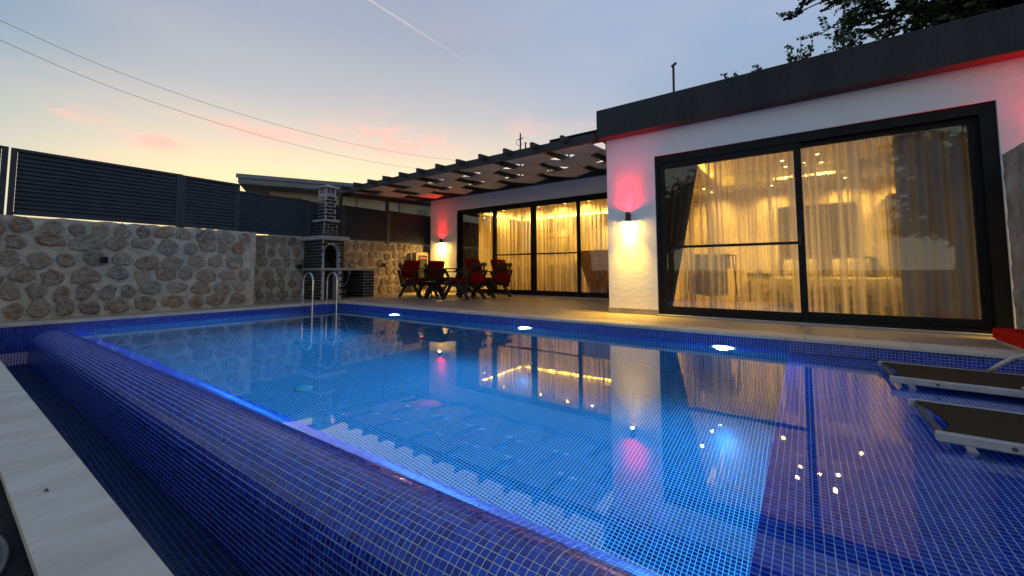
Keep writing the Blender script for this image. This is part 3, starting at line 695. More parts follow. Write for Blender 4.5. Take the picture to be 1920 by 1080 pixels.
panel(dr, WL + .052, .015, .062, WT - .117, VW + .045, .075, .080, .09, .05, 1.035, -.035)
panel(dr, -.065, WR - .122, .062, WT - .117, VW + .105, .065, .090, .06, .05)
dl = thing('sliding_door', 'four panel black sliding glass door of the living room under the pergola', 'glass door', (-6, VB, 0))
b = MB(); b.box(DL, DL + .06, VB + .03, VB + .19, .028, DT); b.box(DR - .06, DR, VB + .03, VB + .19, .028, DT); b.box(DL + .0605, DR - .0605, VB + .031, VB + .189, DT - .07, DT); b.box(DL + .0605, DR - .0605, VB + .031, VB + .189, .028, .07)
b.build('door_frame', M['frame'], dl)
panel(dl, DL + .062, -7.13, .072, DT - .072, VB + .105, .075, .07, .06)
panel(dl, -7.225, -5.84, .072, DT - .072, VB + .045, .075, .08, .07, .05, 1.12)
panel(dl, -5.835, -4.46, .072, DT - .072, VB + .045, .085, .08, .07, .05, 1.12)
panel(dl, -4.565, DR - .062, .072, DT - .072, VB + .105, .075, .07, .06)

# ------------------------------------------------------------------ wall lamps
def sconce(u, v, z, label, pd, pr, bulb='bulb_y', rs=100):
    t = thing('wall_lamp', label, 'wall lamp', (u, v, z), 'up and down wall lamps on the house')
    b = MB(); b.lathe([(.034, -.075), (.036, -.072), (.036, .072), (.034, .075), (.030, .075), (.030, .055)], (u, v - .062, z), 24, False); 
    b.lathe([(.030, .055), (.001, .055)], (u, v - .062, z), 24, False); b.lathe([(.034, -.075), (.030, -.075), (.030, -.055), (.001, -.055)], (u, v - .062, z), 24, False)
    b.build('lamp_body', M['black'], t, True)
    MB().box(u - .028, u + .028, v - .03, v - .001, z - .05, z + .05, None, .003).build('mounting_plate', M['black'], t)
    MB().lathe([(.027, 0), (.021, -.010), (.004, -.014)], (u, v - .062, z - .070), 16).build('bulb', M[bulb], t)
    MB().lathe([(.026, 0), (.020, .008), (.004, .012)], (u, v - .062, z + .056), 16).build('bulb', M['bulb_r'], t)
    o = lamp('SPOT', 'down_beam', (u, v - .062, z - .085), (1, .60, .045), pd, t, spot_size=radians(84), spot_blend=1.0, shadow_soft_size=.018)
    o.rotation_euler = (radians(-6), 0, 0)
    o = lamp('SPOT', 'up_spill', (u, v - .062, z + .10), (1, .003, .006), pr * .12, t, spot_size=radians(165), spot_blend=1.0, shadow_soft_size=.03)
    o.rotation_euler = (radians(180), 0, 0)
    o = lamp('SPOT', 'up_beam', (u, v - .062, z + .085), (1, .003, .006), pr * .40, t, spot_size=radians(rs), spot_blend=1.0, shadow_soft_size=.018)
    o.rotation_euler = (radians(180 + 6), 0, 0)
sconce(-2.247, VW, 1.53, 'black up and down wall lamp on the column beside the bedroom door', 280, 170, 'bulb_y', 76)
sconce(-9.227, VB, 1.605, 'black up and down wall lamp behind the dining table', 300, 110, 'bulb_b', 70)
sconce(2.30, VW, 1.53, 'black up and down wall lamp hidden behind the rough garden wall', 300, 420)

# ------------------------------------------------------------------ pergola
pg = thing('pergola', 'dark timber pergola with woven canvas shade over the dining terrace', 'pergola', (-6.4, 7.4, 0))
def pz(v): return (v - 6.05) * .035
MB().box(-10.28, UC - .10, 6.02, 6.09, 2.795, 2.935, None, .004).build('beam', M['timber'], pg)
MB().bar((-10.26, 8.80, 2.965 + .03), (UC - .03, 8.80, 2.965 + .03), .10, .15).build('beam', M['timber'], pg)
MB().bar((-10.22, 6.09, 2.80), (-10.22, 9.3, 2.80 + pz(9.3)), .07, .12).build('beam', M['timber'], pg)
MB().bar((-10.22, 6.055, 1.50), (-10.22, 6.055, 2.795), .08, .08).build('post', M['timber'], pg)
MB().bar((-10.22, 7.57, 1.50), (-10.22, 7.57, 2.79), .08, .08).build('post', M['timber'], pg)
RU = [-10.05 + .6135 * k for k in range(13)]
RU = [-9.30 + .6065 * (k - 1) for k in range(13)]
RU = [r for r in RU if r < UC - .12]
for u in RU: MB().bar((u, 5.86, 2.915 - .007), (u, 8.79, 2.915 + pz(8.79)), .055, .105).build('rafter', M['timber'], pg)
def strip(v0, v1, ph, seed):
    rnd = random.Random(seed); vs = []; fs = []; SU = 10; SV = 6; U0 = RU[0] - .32; U1 = RU[-1] + .28; n = int((U1 - U0) / .6065 * SU)
    for i in range(n + 1):
        u = U0 + (U1 - U0) * i / n; x = (u - RU[0]) / .6065
        w_ = .5 - .5 * cos(pi * x + ph * pi)
        amp = .062 * (2 / pi) * math.asin(.97 * cos(pi * x + ph * pi))
        for k in range(SV + 1):
            f = k / SV; v = v0 + (v1 - v0) * f
            nar = .03 * (1 - abs(cos(pi * x + ph * pi))) 
            v = (v0 + v1) / 2 + (v - (v0 + v1) / 2) * (1 - nar)
            vs.append((u, v, 2.915 + pz(v) + amp - .035 * sin(pi * f) * (.6 + .4 * sin(3 * u + seed)) + rnd.uniform(-.003, .003)))
    for i in range(n):
        for k in range(SV): a = i * (SV + 1) + k; fs.append((a, a + SV + 1, a + SV + 2, a + 1))
    o = MB().add(vs, fs).build('shade_cloth', M['shade'], pg, True)
    md = o.modifiers.new('thickness', 'SOLIDIFY'); md.thickness = .003
strip(6.11, 7.01, 0, 1); strip(6.99, 7.89, 1, 2); strip(7.87, 8.74, 0, 3)

# ------------------------------------------------------------------ roof odds and ends
t = thing('solar_collector', 'dark tilted solar water panel on the flat roof above the pergola', 'solar panel', (-5.3, 10.3, 3.26))
b = MB(); A = [(-5.75, 9.75, 4.33), (-4.05, 9.75, 4.33), (-4.05, 10.9, 4.42), (-5.75, 10.9, 4.42)]
b.add([Vector(p) for p in A] + [Vector(p) + Vector((0, -.03, .06)) for p in A], [(3, 2, 1, 0), (4, 5, 6, 7), (0, 1, 5, 4), (1, 2, 6, 5), (2, 3, 7, 6), (3, 0, 4, 7)]); b.build('collector', M['frame'], t)
for p in (A[0], A[1], A[2], A[3]): MB().bar((p[0], p[1], 3.25), (p[0], p[1], p[2]), .04, .04).build('leg', M['timber'], t)
for k in range(5): MB().bar((-5.6 + .36 * k, 9.8, 4.31), (-5.6 + .36 * k, 10.8, 4.39), .03, .03).build('rib', M['black'], t)
t = thing('aerial_mast', 'thin roof mast with looped cables above the pergola', 'mast', (-6.6, 9.5, 3.26))
MB().tube([(-6.6, 9.5, 3.25), (-6.6, 9.5, 4.70)], .022, 8).build('pole', M['black'], t)
MB().bar((-6.68, 9.5, 4.52), (-6.50, 9.5, 4.55), .02, .02).build('bracket', M['black'], t)
lp = [(-6.60 - .16 * sin(a) ** 1, 9.5, 4.42 + .10 * cos(a) + .05 * sin(a)) for a in [pi * k / 10 for k in range(11)]]
MB().tube(lp, .007, 6).build('cable_loop', M['cable'], t)
MB().tube([(-6.60 + .05 * sin(k), 9.48, 4.45 - .06 * k) for k in range(10)], .008, 6).build('cable_loop', M['cable'], t)
t = thing('vent_pipe', 'short dark vent pipe beside the roof mast', 'pipe', (-6.37, 9.5, 3.26))
MB().tube([(-6.42, 9.5, 3.25), (-6.42, 9.5, 4.36)], .022, 8).build('pipe', M['black'], t); MB().tube([(-6.42, 9.5, 4.36), (-6.42, 9.5, 4.39)], .030, 8).build('cap', M['black'], t)
t = thing('roof_post', 'thin rusty post standing on the roof above the bedroom door', 'post', (-1.55, 6.45, 3.12))
MB().bar((-1.555, 6.45, 3.10), (-1.545, 6.45, 3.90), .028, .028).build('pole', M['bark'], t); MB().bar((-1.575, 6.45, 3.885), (-1.50, 6.45, 3.93), .03, .03).build('bracket', M['black'], t)

# ------------------------------------------------------------------ garden wall and red seat at the far end
t = thing('garden_wall', 'rough grey weathered garden wall beside the bedroom door', 'wall', (1.74, 5.6, 0))
b = MB(); vs = []; fs = []; rnd = random.Random(3); ny, nz = 14, 24
for i in range(ny + 1):
    for k in range(nz + 1): vs.append((1.63 + rnd.uniform(-.006, .006), 6.05 - .97 * i / ny + (rnd.uniform(-.006, .006) if 0 < i < ny else 0), 1.825 * k / nz))
for i in range(ny):
    for k in range(nz): a = i * (nz + 1) + k; fs.append((a, a + 1, a + nz + 2, a + nz + 1))
b.add(vs, fs); b.box(1.64, 1.86, 5.085, 6.045, 0, 1.823, None, .01); b.build('render_face', M['rough_wall'], t)
t = thing('low_seat', 'low seat with a red flat cushion against the garden wall', 'seat', (1.5, 5.4, 0))
MB().box(1.42, 1.622, 4.93, 5.84, .032, .135, None, .012).build('cushion', M['redflat'], t)
MB().box(1.435, 1.618, 4.96, 5.82, -.002, .03, None, .004).build('base', M['slab'], t)

# ------------------------------------------------------------------ barbecue
bq = thing('brick_barbecue', 'tall outdoor barbecue of black glazed brick with white joints and stepped chimney', 'barbecue', (-9.7, 5.35, 0))
brick_cache = {}
def bricks_face(o, ux, nrm, W_, H_, parent, hole=None, bl=.205, bh=.066, pl=.213, ph_=.079, lean=0., inset=0., first=0.):
    """rows of proud bricks on a flat face with lower corner o, along ux; lean narrows it upwards"""
    o = Vector(o); ux = Vector(ux); nrm = Vector(nrm); rows = max(1, round(H_ / ph_)); ph2 = H_ / rows
    for r in range(rows):
        z = ph2 * r + (ph2 - bh) / 2; ins = inset * (r + .5) / rows; x0, x1 = ins, W_ - ins
        x = x0 - (pl / 2 if r % 2 else 0) + first
        while x < x1 - .02:
            a, b_ = max(x, x0) + .004, min(x + bl, x1) - .004
            x += pl
            if b_ - a < .025: continue
            if hole and hole(a, b_, z, z + bh):
                segs = hole(a, b_, z, z + bh)
            else: segs = [(a, b_)]
            for (a2, b2) in segs:
                if b2 - a2 < .02: continue
                key = (round(b2 - a2, 2), round(bh, 3))
                if key not in brick_cache:
                    brick_cache[key] = MB().box(-key[0] / 2, key[0] / 2, -.004, .008, -bh / 2, bh / 2, None, .0025).mesh('brick', M['brick'])
                ob = bpy.data.objects.new('brick', brick_cache[key]); COL.objects.link(ob); ob.parent = parent
                c = o + ux * ((a2 + b2) / 2) + Z_ * (z + bh / 2) - nrm * (lean * (z + bh / 2))
                y = nrm; xx = ux
                ob.matrix_local = Matrix.Translation(-parent.location) @ Matrix(((xx.x, y.x, 0, c.x), (xx.y, y.y, 0, c.y), (0, 0, 1, c.z), (0, 0, 0, 1)))
BF, BK, B0, B1 = -9.30, -10.18, 5.085, 5.63
# lower body
b = MB(); b.box(BK, BF, B0, B0 + .06, 0, .70); b.box(BK, BF, B1 - .10, B1, 0, .70); b.box(BK, BK + .05, B0 + .0605, B1 - .1005, 0, .70); b.build('lower_body', M['bmortar'], bq)
MB().box(BK + .051, BF - .25, B0 + .061, B1 - .101, .0, .01).build('hearth_floor', M['dklining'], bq)
b = MB(); b.quad((BF - .3, B0 + .061, 0), (BF - .3, B1 - .101, 0), (BF - .3, B1 - .101, .66), (BF - .3, B0 + .061, .66)); b.build('wood_store_back', M['dklining'], bq)
bricks_face((BK, B0, 0), (1, 0, 0), (0, -1, 0), BF - BK, .69, bq)
bricks_face((BF, B1 - .10, 0), (0, 1, 0), (1, 0, 0), .10, .69, bq, first=.05)
MB().box(BK, BF + .06, B0 - .07, B1 + .07, .702, .758, None, .006).build('counter_slab', M['slab'], bq)
# side counter on a brick pier
MB().box(BK, BF + .0, B1 + .071, 6.64, .700, .745, None, .005).build('counter_slab', M['slab'], bq)
MB().box(BK, BF - .02, 6.24, 6.52, 0, .698).build('pier', M['bmortar'], bq)
bricks_face((BF - .02, 6.24, 0), (0, 1, 0), (1, 0, 0), .28, .69, bq); bricks_face((BK, 6.24, 0), (1, 0, 0), (0, -1, 0), BF - BK - .02, .69, bq)
b = MB(); b.quad((BK + .02, B1, 0), (BK + .02, 6.24, 0), (BK + .02, 6.24, .69), (BK + .02, B1, .69)); b.build('counter_back', M['dklining'], bq)
MB().tube([(BK + .2, 5.9, .02), (BK + .2, 5.9, .68)], .012, 8).build('drain_pipe', M['steel'], bq)
MB().tube([(BK + .35, 6.12, .70), (BK + .35, 6.12, .60)], .05, 12).build('sink_trap', M['slab'], bq)
MB().tube([(BK + .35, 6.12, .60), (BK + .33, 6.1, .45), (BK + .27, 6.05, .32), (BK + .2, 5.95, .22)], .010, 8).build('sink_hose', M['white_pl'], bq)
# upper body with arched mouth
z0, z1 = .758, 1.435; a0, a1 = 5.118, 5.505; ac = (a0 + a1) / 2; ar = (a1 - a0) / 2; az_ = 1.115; Hh = .22
b = MB(); b.box(BK, BF - .0, B0, B0 + .05, z0, z1); b.box(BK, BF, B1 - .05, B1, z0, z1); b.box(BK, BK + .05, B0 + .0505, B1 - .0505, z0, z1)
K = 16; arcp = [(ac - ar * cos(pi * k / K), az_ + Hh * sin(pi * k / K)) for k in range(K + 1)]
prof_l = [(a0, z0)] + arcp + [(a1, z0)]
vs = []; fs = []
for (y, z) in prof_l: vs += [(BF, y, z), (BF - .12, y, z)]
m_ = len(prof_l)
for k in range(m_ - 1): fs.append((2 * k, 2 * k + 2, 2 * k + 3, 2 * k + 1))
b.add(vs, fs)
tp = [(BF, B0 + .0505, z0)] + [(BF, B0 + .0505, z1 - .002), (BF, B1 - .0505, z1 - .002), (BF, B1 - .0505, z0)]
# front face as quads from arch to outline
for k in range(K):
    y0_, zz0 = arcp[k]; y1_, zz1 = arcp[k + 1]; b.quad((BF, y0_, zz0), (BF, y1_, zz1), (BF, y1_, z1 - .002), (BF, y0_, z1 - .002))
b.quad((BF, B0 + .0505, z0), (BF, a0, z0), (BF, a0, z1 - .002), (BF, B0 + .0505, z1 - .002)); b.quad((BF, a1, z0), (BF, B1 - .0505, z0), (BF, B1 - .0505, z1 - .002), (BF, a1, z1 - .002))
b.build('firebox', M['bmortar'], bq)
b = MB(); b.quad((BF - .55, a0 - .04, z0), (BF - .55, a1 + .04, z0), (BF - .55, a1 + .04, z1), (BF - .55, a0 - .04, z1)); b.quad((BF - .12, a0 - .02, z0), (BF - .55, a0 - .02, z0), (BF - .55, a0 - .02, z1), (BF - .12, a0 - .02, z1)); b.quad((BF - .12, a1 + .02, z0), (BF - .55, a1 + .02, z0), (BF - .55, a1 + .02, z1), (BF - .12, a1 + .02, z1))
b.build('firebox_lining', M['dklining'], bq)
b = MB(); b.tube([(BF + .004, y, z) for y, z in prof_l], .007, 8); b.build('arch_trim', M['slab'], bq)
MB().box(BF - .40, BF - .2, 5.22, 5.40, z0, z0 + .14, None, .01).build('grate', M['black'], bq)
def archhole(a, b_, z, zt):
    y0_, y1_ = a + B0, b_ + B0; zz = (z + zt) / 2 + z0
    if z + z0 > az_ + Hh + .01: return None
    if zz <= az_: hw = ar + .012
    else: q = (zz - az_) / Hh; hw = (ar * sqrt(max(0, 1 - q * q)) + .012) if q < 1 else .012
    L_, R2 = ac - hw, ac + hw
    if y1_ <= L_ or y0_ >= R2: return None
    out = []
    if y0_ < L_: out.append((a, L_ - B0))
    if y1_ > R2: out.append((R2 - B0, b_))
    return out or [(0, 0)]
bricks_face((BK, B0, z0), (1, 0, 0), (0, -1, 0), BF - BK, z1 - z0, bq)
bricks_face((BF, B0, z0), (0, 1, 0), (1, 0, 0), B1 - B0, z1 - z0, bq, archhole, first=.03)
MB().box(BK + .0, BF + .09, B0 - .10, B1 + .10, z1, 1.535, None, .008).build('cap_slab', M['slab'], bq)
def frustum(b, lo, hi, za, zb):
    vs = [(lo[0], lo[2], za), (lo[1], lo[2], za), (lo[1], lo[3], za), (lo[0], lo[3], za), (hi[0], hi[2], zb), (hi[1], hi[2], zb), (hi[1], hi[3], zb), (hi[0], hi[3], zb)]
    return b.add(vs, [(3, 2, 1, 0), (4, 5, 6, 7), (0, 1, 5, 4), (1, 2, 6, 5), (2, 3, 7, 6), (3, 0, 4, 7)])
lo, hi = (-9.98, -9.36, 5.13, 5.55), (-9.83, -9.43, 5.19, 5.49)
frustum(MB(), lo, hi, 1.535, 1.90).build('hood', M['bmortar'], bq)
bricks_face((lo[0], lo[2], 1.535), (1, 0, 0), (0, -1, 0), lo[1] - lo[0], .365, bq, lean=(hi[2] - lo[2]) / .365, inset=.11)
bricks_face((lo[1], lo[2], 1.535), (0, 1, 0), (1, 0, 0), lo[3] - lo[2], .365, bq, lean=(lo[1] - hi[1]) / .365, inset=.06)
MB().box(-9.90, -9.37, 5.13, 5.55, 1.90, 1.955, None, .006).build('cap_slab', M['slab'], bq)
c0 = (-9.79, -9.46, 5.205, 5.485)
MB().box(c0[0], c0[1], c0[2], c0[3], 1.955, 2.54).build('chimney', M['bmortar'], bq)
bricks_face((c0[0], c0[2], 1.955), (1, 0, 0), (0, -1, 0), c0[1] - c0[0], .585, bq); bricks_face((c0[1], c0[2], 1.955), (0, 1, 0), (1, 0, 0), c0[3] - c0[2], .585, bq, first=.04)
# chimney head: four corner posts, arched openings between
b = MB(); h0, h1 = 2.54, 2.745
for (x0, x1) in ((c0[0], c0[0] + .07), (c0[1] - .07, c0[1])):
    for (y0_, y1_) in ((c0[2], c0[2] + .06), (c0[3] - .06, c0[3])): b.box(x0, x1, y0_, y1_, h0 + .06, h1)
b.box(c0[0], c0[1], c0[2], c0[3], h0, h0 + .06); b.box((c0[0] + c0[1]) / 2 - .02, (c0[0] + c0[1]) / 2 + .02, c0[2] + .002, c0[3] - .002, h0 + .06, h1); b.box(c0[0] + .002, c0[1] - .002, (c0[2] + c0[3]) / 2 - .018, (c0[2] + c0[3]) / 2 + .018, h0 + .06, h1)
b.build('chimney_head', M['slab'], bq)
b = MB(); b.box(-9.86, -9.39, 5.14, 5.55, h1, h1 + .022); frustum(b, (-9.86, -9.39, 5.14, 5.55), (-9.66, -9.59, 5.32, 5.37), h1 + .022, 2.85); b.build('chimney_cap', M['slab'], bq)
# tongs left on the counter
t = thing('barbecue_tongs', 'metal tongs lying on the side counter by the barbecue', 'tongs', (-9.6, 6.1, .745))
MB().bar((-9.5, 5.98, .752), (-9.55, 6.10, .80), .012, .006).build('arm', M['steel'], t); MB().bar((-9.5, 5.98, .752), (-9.48, 6.12, .765), .012, .006).build('arm', M['steel'], t)

# ------------------------------------------------------------------ cooler cabinet by the wall
t = thing('drinks_cooler', 'cream framed cooler cabinet with dark glass door against the stone wall', 'cooler', (-9.95, 8.66, 0))
b = MB(); b.box(-10.17, -9.85, 8.42, 8.90, 0, 1.26, None, .008); b.build('cabinet', M['cream'], t)
MB().box(-9.849, -9.835, 8.50, 8.86, .10, 1.17, None, .003).build('door', M['black'], t)
for k in range(4): MB().box(-9.834, -9.830, 8.60 + k * .07, 8.635 + k * .07, 1.07, 1.095).build('indicator_light', M['red_led'], t)
t = thing('wooden_pole', 'brown wooden pole leaning by the cooler cabinet', 'pole', (-9.9, 8.3, 0)); MB().bar((-9.86, 8.26, 0), (-9.93, 8.28, 1.2), .045, .03).build('shaft', M['dkwood'], t); MB().bar((-9.93, 8.22, 1.2), (-9.93, 8.34, 1.21), .04, .03).build('handle', M['dkwood'], t)

# ------------------------------------------------------------------ dining set
def copy_tree(o):
    c = o.copy(); COL.objects.link(c)
    for ch in o.children:
        d = ch.copy(); COL.objects.link(d); d.parent = c; d.matrix_parent_inverse = ch.matrix_parent_inverse.copy()
        for g2 in ch.children:
            e = g2.copy(); COL.objects.link(e); e.parent = d; e.matrix_parent_inverse = g2.matrix_parent_inverse.copy()
    return c
def make_chair():           # local frame: sits at the origin, faces +x
    t = thing('garden_armchair', '', 'armchair', (0, 0, 0), 'armchairs around the dining table')
    for s in (-1, 1):
        y = s * .30
        MB().bar((.40, y, .0), (.12, y, .40), .045, .07).build('leg', M['wood'], t)
        MB().bar((-.40, y, 0), (-.10, y, .40), .045, .07).build('leg', M['wood'], t)
        MB().bar((.30, y * 1.02, .645), (.13, y * 1.02, .36), .04, .055).build('arm_support', M['wood'], t)
        MB().bar((-.30, y * 1.02, .33), (-.44, y * 1.02, .70), .04, .055).build('back_post', M['wood'], t)
        MB().box(-.44, .34, y * 1.02 - .04, y * 1.02 + .04, .645, .672, None, .005).build('armrest', M['wood'], t)
        MB().bar((-.36, y * .96, .30), (.32, y * .96, .37), .03, .075).build('seat_rail', M['wood'], t)
    for k in range(5): MB().box(-.28 + .13 * k, -.19 + .13 * k, -.27, .27, .335 + .0145 * k, .352 + .0145 * k).build('seat_slat', M['wood'], t)
    bx, bz = -.30, .36; tx_, tz_ = -.48, .88
    for k in range(5): MB().bar((bx, -.22 + .11 * k, bz), (tx_, -.22 + .11 * k, tz_), .055, .02, (1, 0, 0)).build('back_slat', M['wood'], t)
    MB().bar((tx_ + .01, -.28, tz_ - .06), (tx_ + .01, .28, tz_ - .06), .03, .06).build('back_rail', M['wood'], t)
    def cushion(w_, d_, h_, Mx, nm):
        vs = []; fs = []; n = 6; rnd = random.Random(4)
        for sgn in (1, -1):
            for i in range(n + 1):
                for k in range(n + 1):
                    a, c = i / n * 2 - 1, k / n * 2 - 1; e = (1 - a ** 6) * (1 - c ** 6); vs.append(Mx @ Vector((a * d_ / 2 * (1 - .03 * c * c), c * w_ / 2 * (1 - .03 * a * a), sgn * (h_ / 2) * (.35 + .65 * e) + rnd.uniform(-.003, .003))))
        m1 = (n + 1) ** 2
        for i in range(n):
            for k in range(n):
                a = i * (n + 1) + k; fs += [(a, a + n + 1, a + n + 2, a + 1), (m1 + a + 1, m1 + a + n + 2, m1 + a + n + 1, m1 + a)]
        bd = [k for k in range(n)] + [i * (n + 1) + n for i in range(n)] + [n * (n + 1) + n - k for k in range(n)] + [(n - i) * (n + 1) for i in range(n)]
        for q in range(len(bd)): r_ = (q + 1) % len(bd); fs.append((bd[q], bd[r_], m1 + bd[r_], m1 + bd[q]))
        return MB().add(vs, fs).build(nm, M['red'], t, True)
    cushion(.54, .56, .11, Matrix.Translation((.03, 0, .43)) @ Matrix.Rotation(radians(-6), 4, 'Y'), 'seat_cushion')
    an = atan2(.52, -.18)
    cushion(.54, .62, .11, Matrix.Translation((-.335, 0, .67)) @ Matrix.Rotation(-(pi - an) - pi / 1 + pi, 4, 'Y') @ Matrix.Rotation(0, 4, 'X'), 'back_cushion')
    return t
ch0 = make_chair()
places = [((-8.22, 7.12), .02, 'red cushioned wooden armchair on the wall side of the table, nearer the pool'), ((-8.20, 7.98), -.05, 'red cushioned wooden armchair on the wall side of the table, nearer the house'),
          ((-6.70, 7.22), pi + .05, 'red cushioned wooden armchair with its back to the camera, nearer the pool'), ((-6.62, 8.16), pi - .08, 'red cushioned wooden armchair with its back to the glass door, nearer the house')]
for i, ((x, y), rz, lb) in enumerate(places):
    c = ch0 if i == 0 else copy_tree(ch0); c.location = (x, y, 0); c.rotation_euler = (0, 0, rz); c['label'] = lb
tb = thing('dining_table', 'dark wooden dining table with crossed legs between red armchairs', 'table', (-7.46, 7.55, 0))
for k in range(6): MB().box(-7.87 + .137 * k, -7.87 + .137 * k + .133, 6.80, 8.30, .715, .745, None, .003).build('plank', M['wood'], tb)
for y in (6.98, 8.12):
    for s in (-1, 1): MB().bar((-7.46 - s * .36, y + .02 * s, 0), (-7.46 + s * .34, y + .02 * s, .712), .06, .07).build('leg', M['wood'], tb)
MB().bar((-7.46, 7.0, .36), (-7.46, 8.1, .36), .05, .07).build('stretcher', M['wood'], tb)
t = thing('metal_footstool', 'thin black metal frame stool standing under the table edge', 'stool', (-7.75, 6.72, 0))
b = MB()
for y in (6.66, 7.02): b.bar((-7.62, y, .012), (-7.22, y, .012), .02, .02); b.bar((-7.62, y, .02), (-7.62, y, .40), .02, .02); b.bar((-7.22, y, .02), (-7.22, y, .40), .02, .02)
b.build('frame', M['black'], t); MB().box(-7.64, -7.20, 6.64, 7.04, .40, .42).build('seat', M['wood'], t)

# ------------------------------------------------------------------ pool ladder
t = thing('pool_ladder', 'stainless steel pool ladder with two arched handrails', 'pool ladder', (-8.5, 4.6, 0))
for v in (4.32, 4.85):
    pts_ = [(-8.64, v, 0)] + [(-8.64, v, .2), (-8.64, v, .46)] + [(-8.44 - .20 * cos(pi * k / 12), v, .46 + .19 * sin(pi * k / 12)) for k in range(1, 12)] + [(-8.24, v, .46), (-8.24, v, .1), (-8.24, v, -.2), (-8.26, v, -.75), (-8.30, v, -1.05)]
    MB().tube(pts_, .020, 12).build('handrail', M['steel'], t, True)
    MB().lathe([(.045, 0), (.042, .012), (.022, .016)], (-8.64, v, .001), 16).build('flange', M['steel'], t, True)
for z in (-.30, -.58, -.86): MB().box(-8.31, -8.22, 4.34, 4.83, z, z + .025, None, .005).build('rung', M['steel'], t)

# ------------------------------------------------------------------ pool lamps and fittings
for u, z, lb in ((-.77, -.285, 'white round pool lamp nearest the shallow ledge'), (-3.42, -.285, 'white round pool lamp in the middle of the long pool wall'), (-6.45, -.285, 'white round pool lamp below the dining terrace')):
    t = thing('pool_lamp', lb, 'pool lamp', (u, VH, z), 'underwater lamps in the long pool wall')
    def disc(r0, prof, mat, nm):
        b = MB(); n = 28; vs = []; fs = []
        for r, d in prof:
            for k in range(n): vs.append((u + r * cos(2 * pi * k / n), VH - d, z + r * sin(2 * pi * k / n)))
        for i in range(len(prof) - 1):
            for k in range(n): j = (k + 1) % n; fs.append((i * n + k, i * n + j, (i + 1) * n + j, (i + 1) * n + k))
        fs.append(tuple((len(prof) - 1) * n + k for k in range(n))); b.add(vs, fs); b.build(nm, mat, t)
    disc(.13, [(.135, .001), (.135, .02), (.118, .03), (.105, .028)], M['white_pl'], 'trim_ring')
    disc(.11, [(.104, .030), (.09, .044), (.04, .052), (.005, .054)], M['pool_led'], 'lens')
    o = lamp('SPOT', 'lamp_light', (u, VH - .10, z - .01), (.04, .38, 1.0), 640, t, spot_size=radians(142), spot_blend=1.0, shadow_soft_size=.06)
    o.rotation_euler = (radians(-97), 0, 0)
for u, v, lb in ((-4.30, 2.19, 'pale round drain cover on the pool floor, middle of three'), (-7.36, 2.21, 'pale round drain cover on the pool floor toward the ladder end'), (-1.50, 2.09, 'pale round drain cover on the pool floor near the ledge')):
    t = thing('floor_drain', lb, 'drain cover', (u, v, FZ), 'round drain covers on the pool floor')
    MB().lathe([(.085, .001), (.08, .012), (.06, .018), (.01, .020)], (u, v, FZ), 24).build('cover', M['drain'], t)
    for k in range(6): a = k * pi / 3; MB().box(-.003, .003, .03, .055, .0, .003, Matrix.Translation((u, v, FZ + .017)) @ Matrix.Rotation(a, 4, 'Z')).build('slot', M['cable'], t)

# ------------------------------------------------------------------ loungers on the ledge
def make_lounger():        # local: foot end at x=0, along +x, width along y (0 = near rail)
    t = thing('pool_lounger', '', 'lounger', (0, 0, 0), 'brown mesh loungers standing in the shallow ledge')
    Wd = .58; h = .0
    for y in (0, Wd):
        MB().box(0, 1.95, y - .016, y + .016, -.040, .006, None, .006).build('side_rail', M['alu'], t)
        MB().bar((.10, y, -.03), (.17, y, -.160), .03, .022, (0, 1, 0)).build('leg', M['alu'], t)
        MB().bar((1.5, y, -.03), (1.43, y, -.160), .03, .022, (0, 1, 0)).build('leg', M['alu'], t)
        a = [(.62, y, .006), (.66, y, .05), (.74, y, .12), (.84, y, .165), (1.0, y, .185), (1.3, y, .19), (1.42, y, .15), (1.46, y, .02)]
        MB().tube(a, .016, 10).build('armrest', M['alu'], t, True)
        for x in (.24, 1.30): MB().lathe([(.010, 0), (.008, .004)], (0, 0, 0), 10).build('bolt', M['cable'], t, False)
    for o in [c for c in t.children if c.name.startswith('bolt')]:
        o.rotation_euler = (radians(90), 0, 0)
    bl = [c for c in t.children if c.name.startswith('bolt')]
    for o, (x, y) in zip(bl, ((.24, -.018), (1.30, -.018), (.24, Wd - .018), (1.30, Wd - .018))): o.location = (x, y, -.018)
    MB().bar((.03, .019, -.022), (.03, Wd - .019, -.022), .02, .02).build('end_rail', M['cable'], t)
    vs = []; fs = []; n, m2 = 14, 8
    for i in range(n + 1):
        for k in range(m2 + 1):
            f = k / m2; x = .02 + 1.25 * i / n + (.075 * sin(pi * f) * (1 - i / n) ** 6)
            vs.append((x, .012 + (Wd - .024) * f, .004 - .022 * sin(pi * f)))
    for i in range(n):
        for k in range(m2): a = i * (m2 + 1) + k; fs.append((a, a + m2 + 1, a + m2 + 2, a + 1))
    b0 = len(vs)
    for i in range(n + 1):
        for k in range(m2 + 1): x, y, z = vs[i * (m2 + 1) + k]; vs.append((x, y, z - .004))
    for i in range(n):
        for k in range(m2): a = b0 + i * (m2 + 1) + k; fs.append((a + 1, a + m2 + 2, a + m2 + 1, a))
    MB().add(vs, fs).build('sling', M['sling'], t, True)
    vs = []; fs = []
    for i in range(9):
        f = i / 8
        for k in range(m2 + 1): g_ = k / m2; vs.append((1.275 + .66 * f, .012 + (Wd - .024) * g_, .004 + .06 * f - .016 * sin(pi * g_)))
    for i in range(8):
        for k in range(m2): a = i * (m2 + 1) + k; fs.append((a, a + m2 + 1, a + m2 + 2, a + 1))
    o = MB().add(vs, fs).build('backrest_sling', M['sling'], t, True); md = o.modifiers.new('thickness', 'SOLIDIFY'); md.thickness = .004
    return t
l1 = make_lounger(); l1.location = (.46, 3.985, -.076); l1['label'] = 'brown mesh lounger with pale frame, the one beside the pool coping'
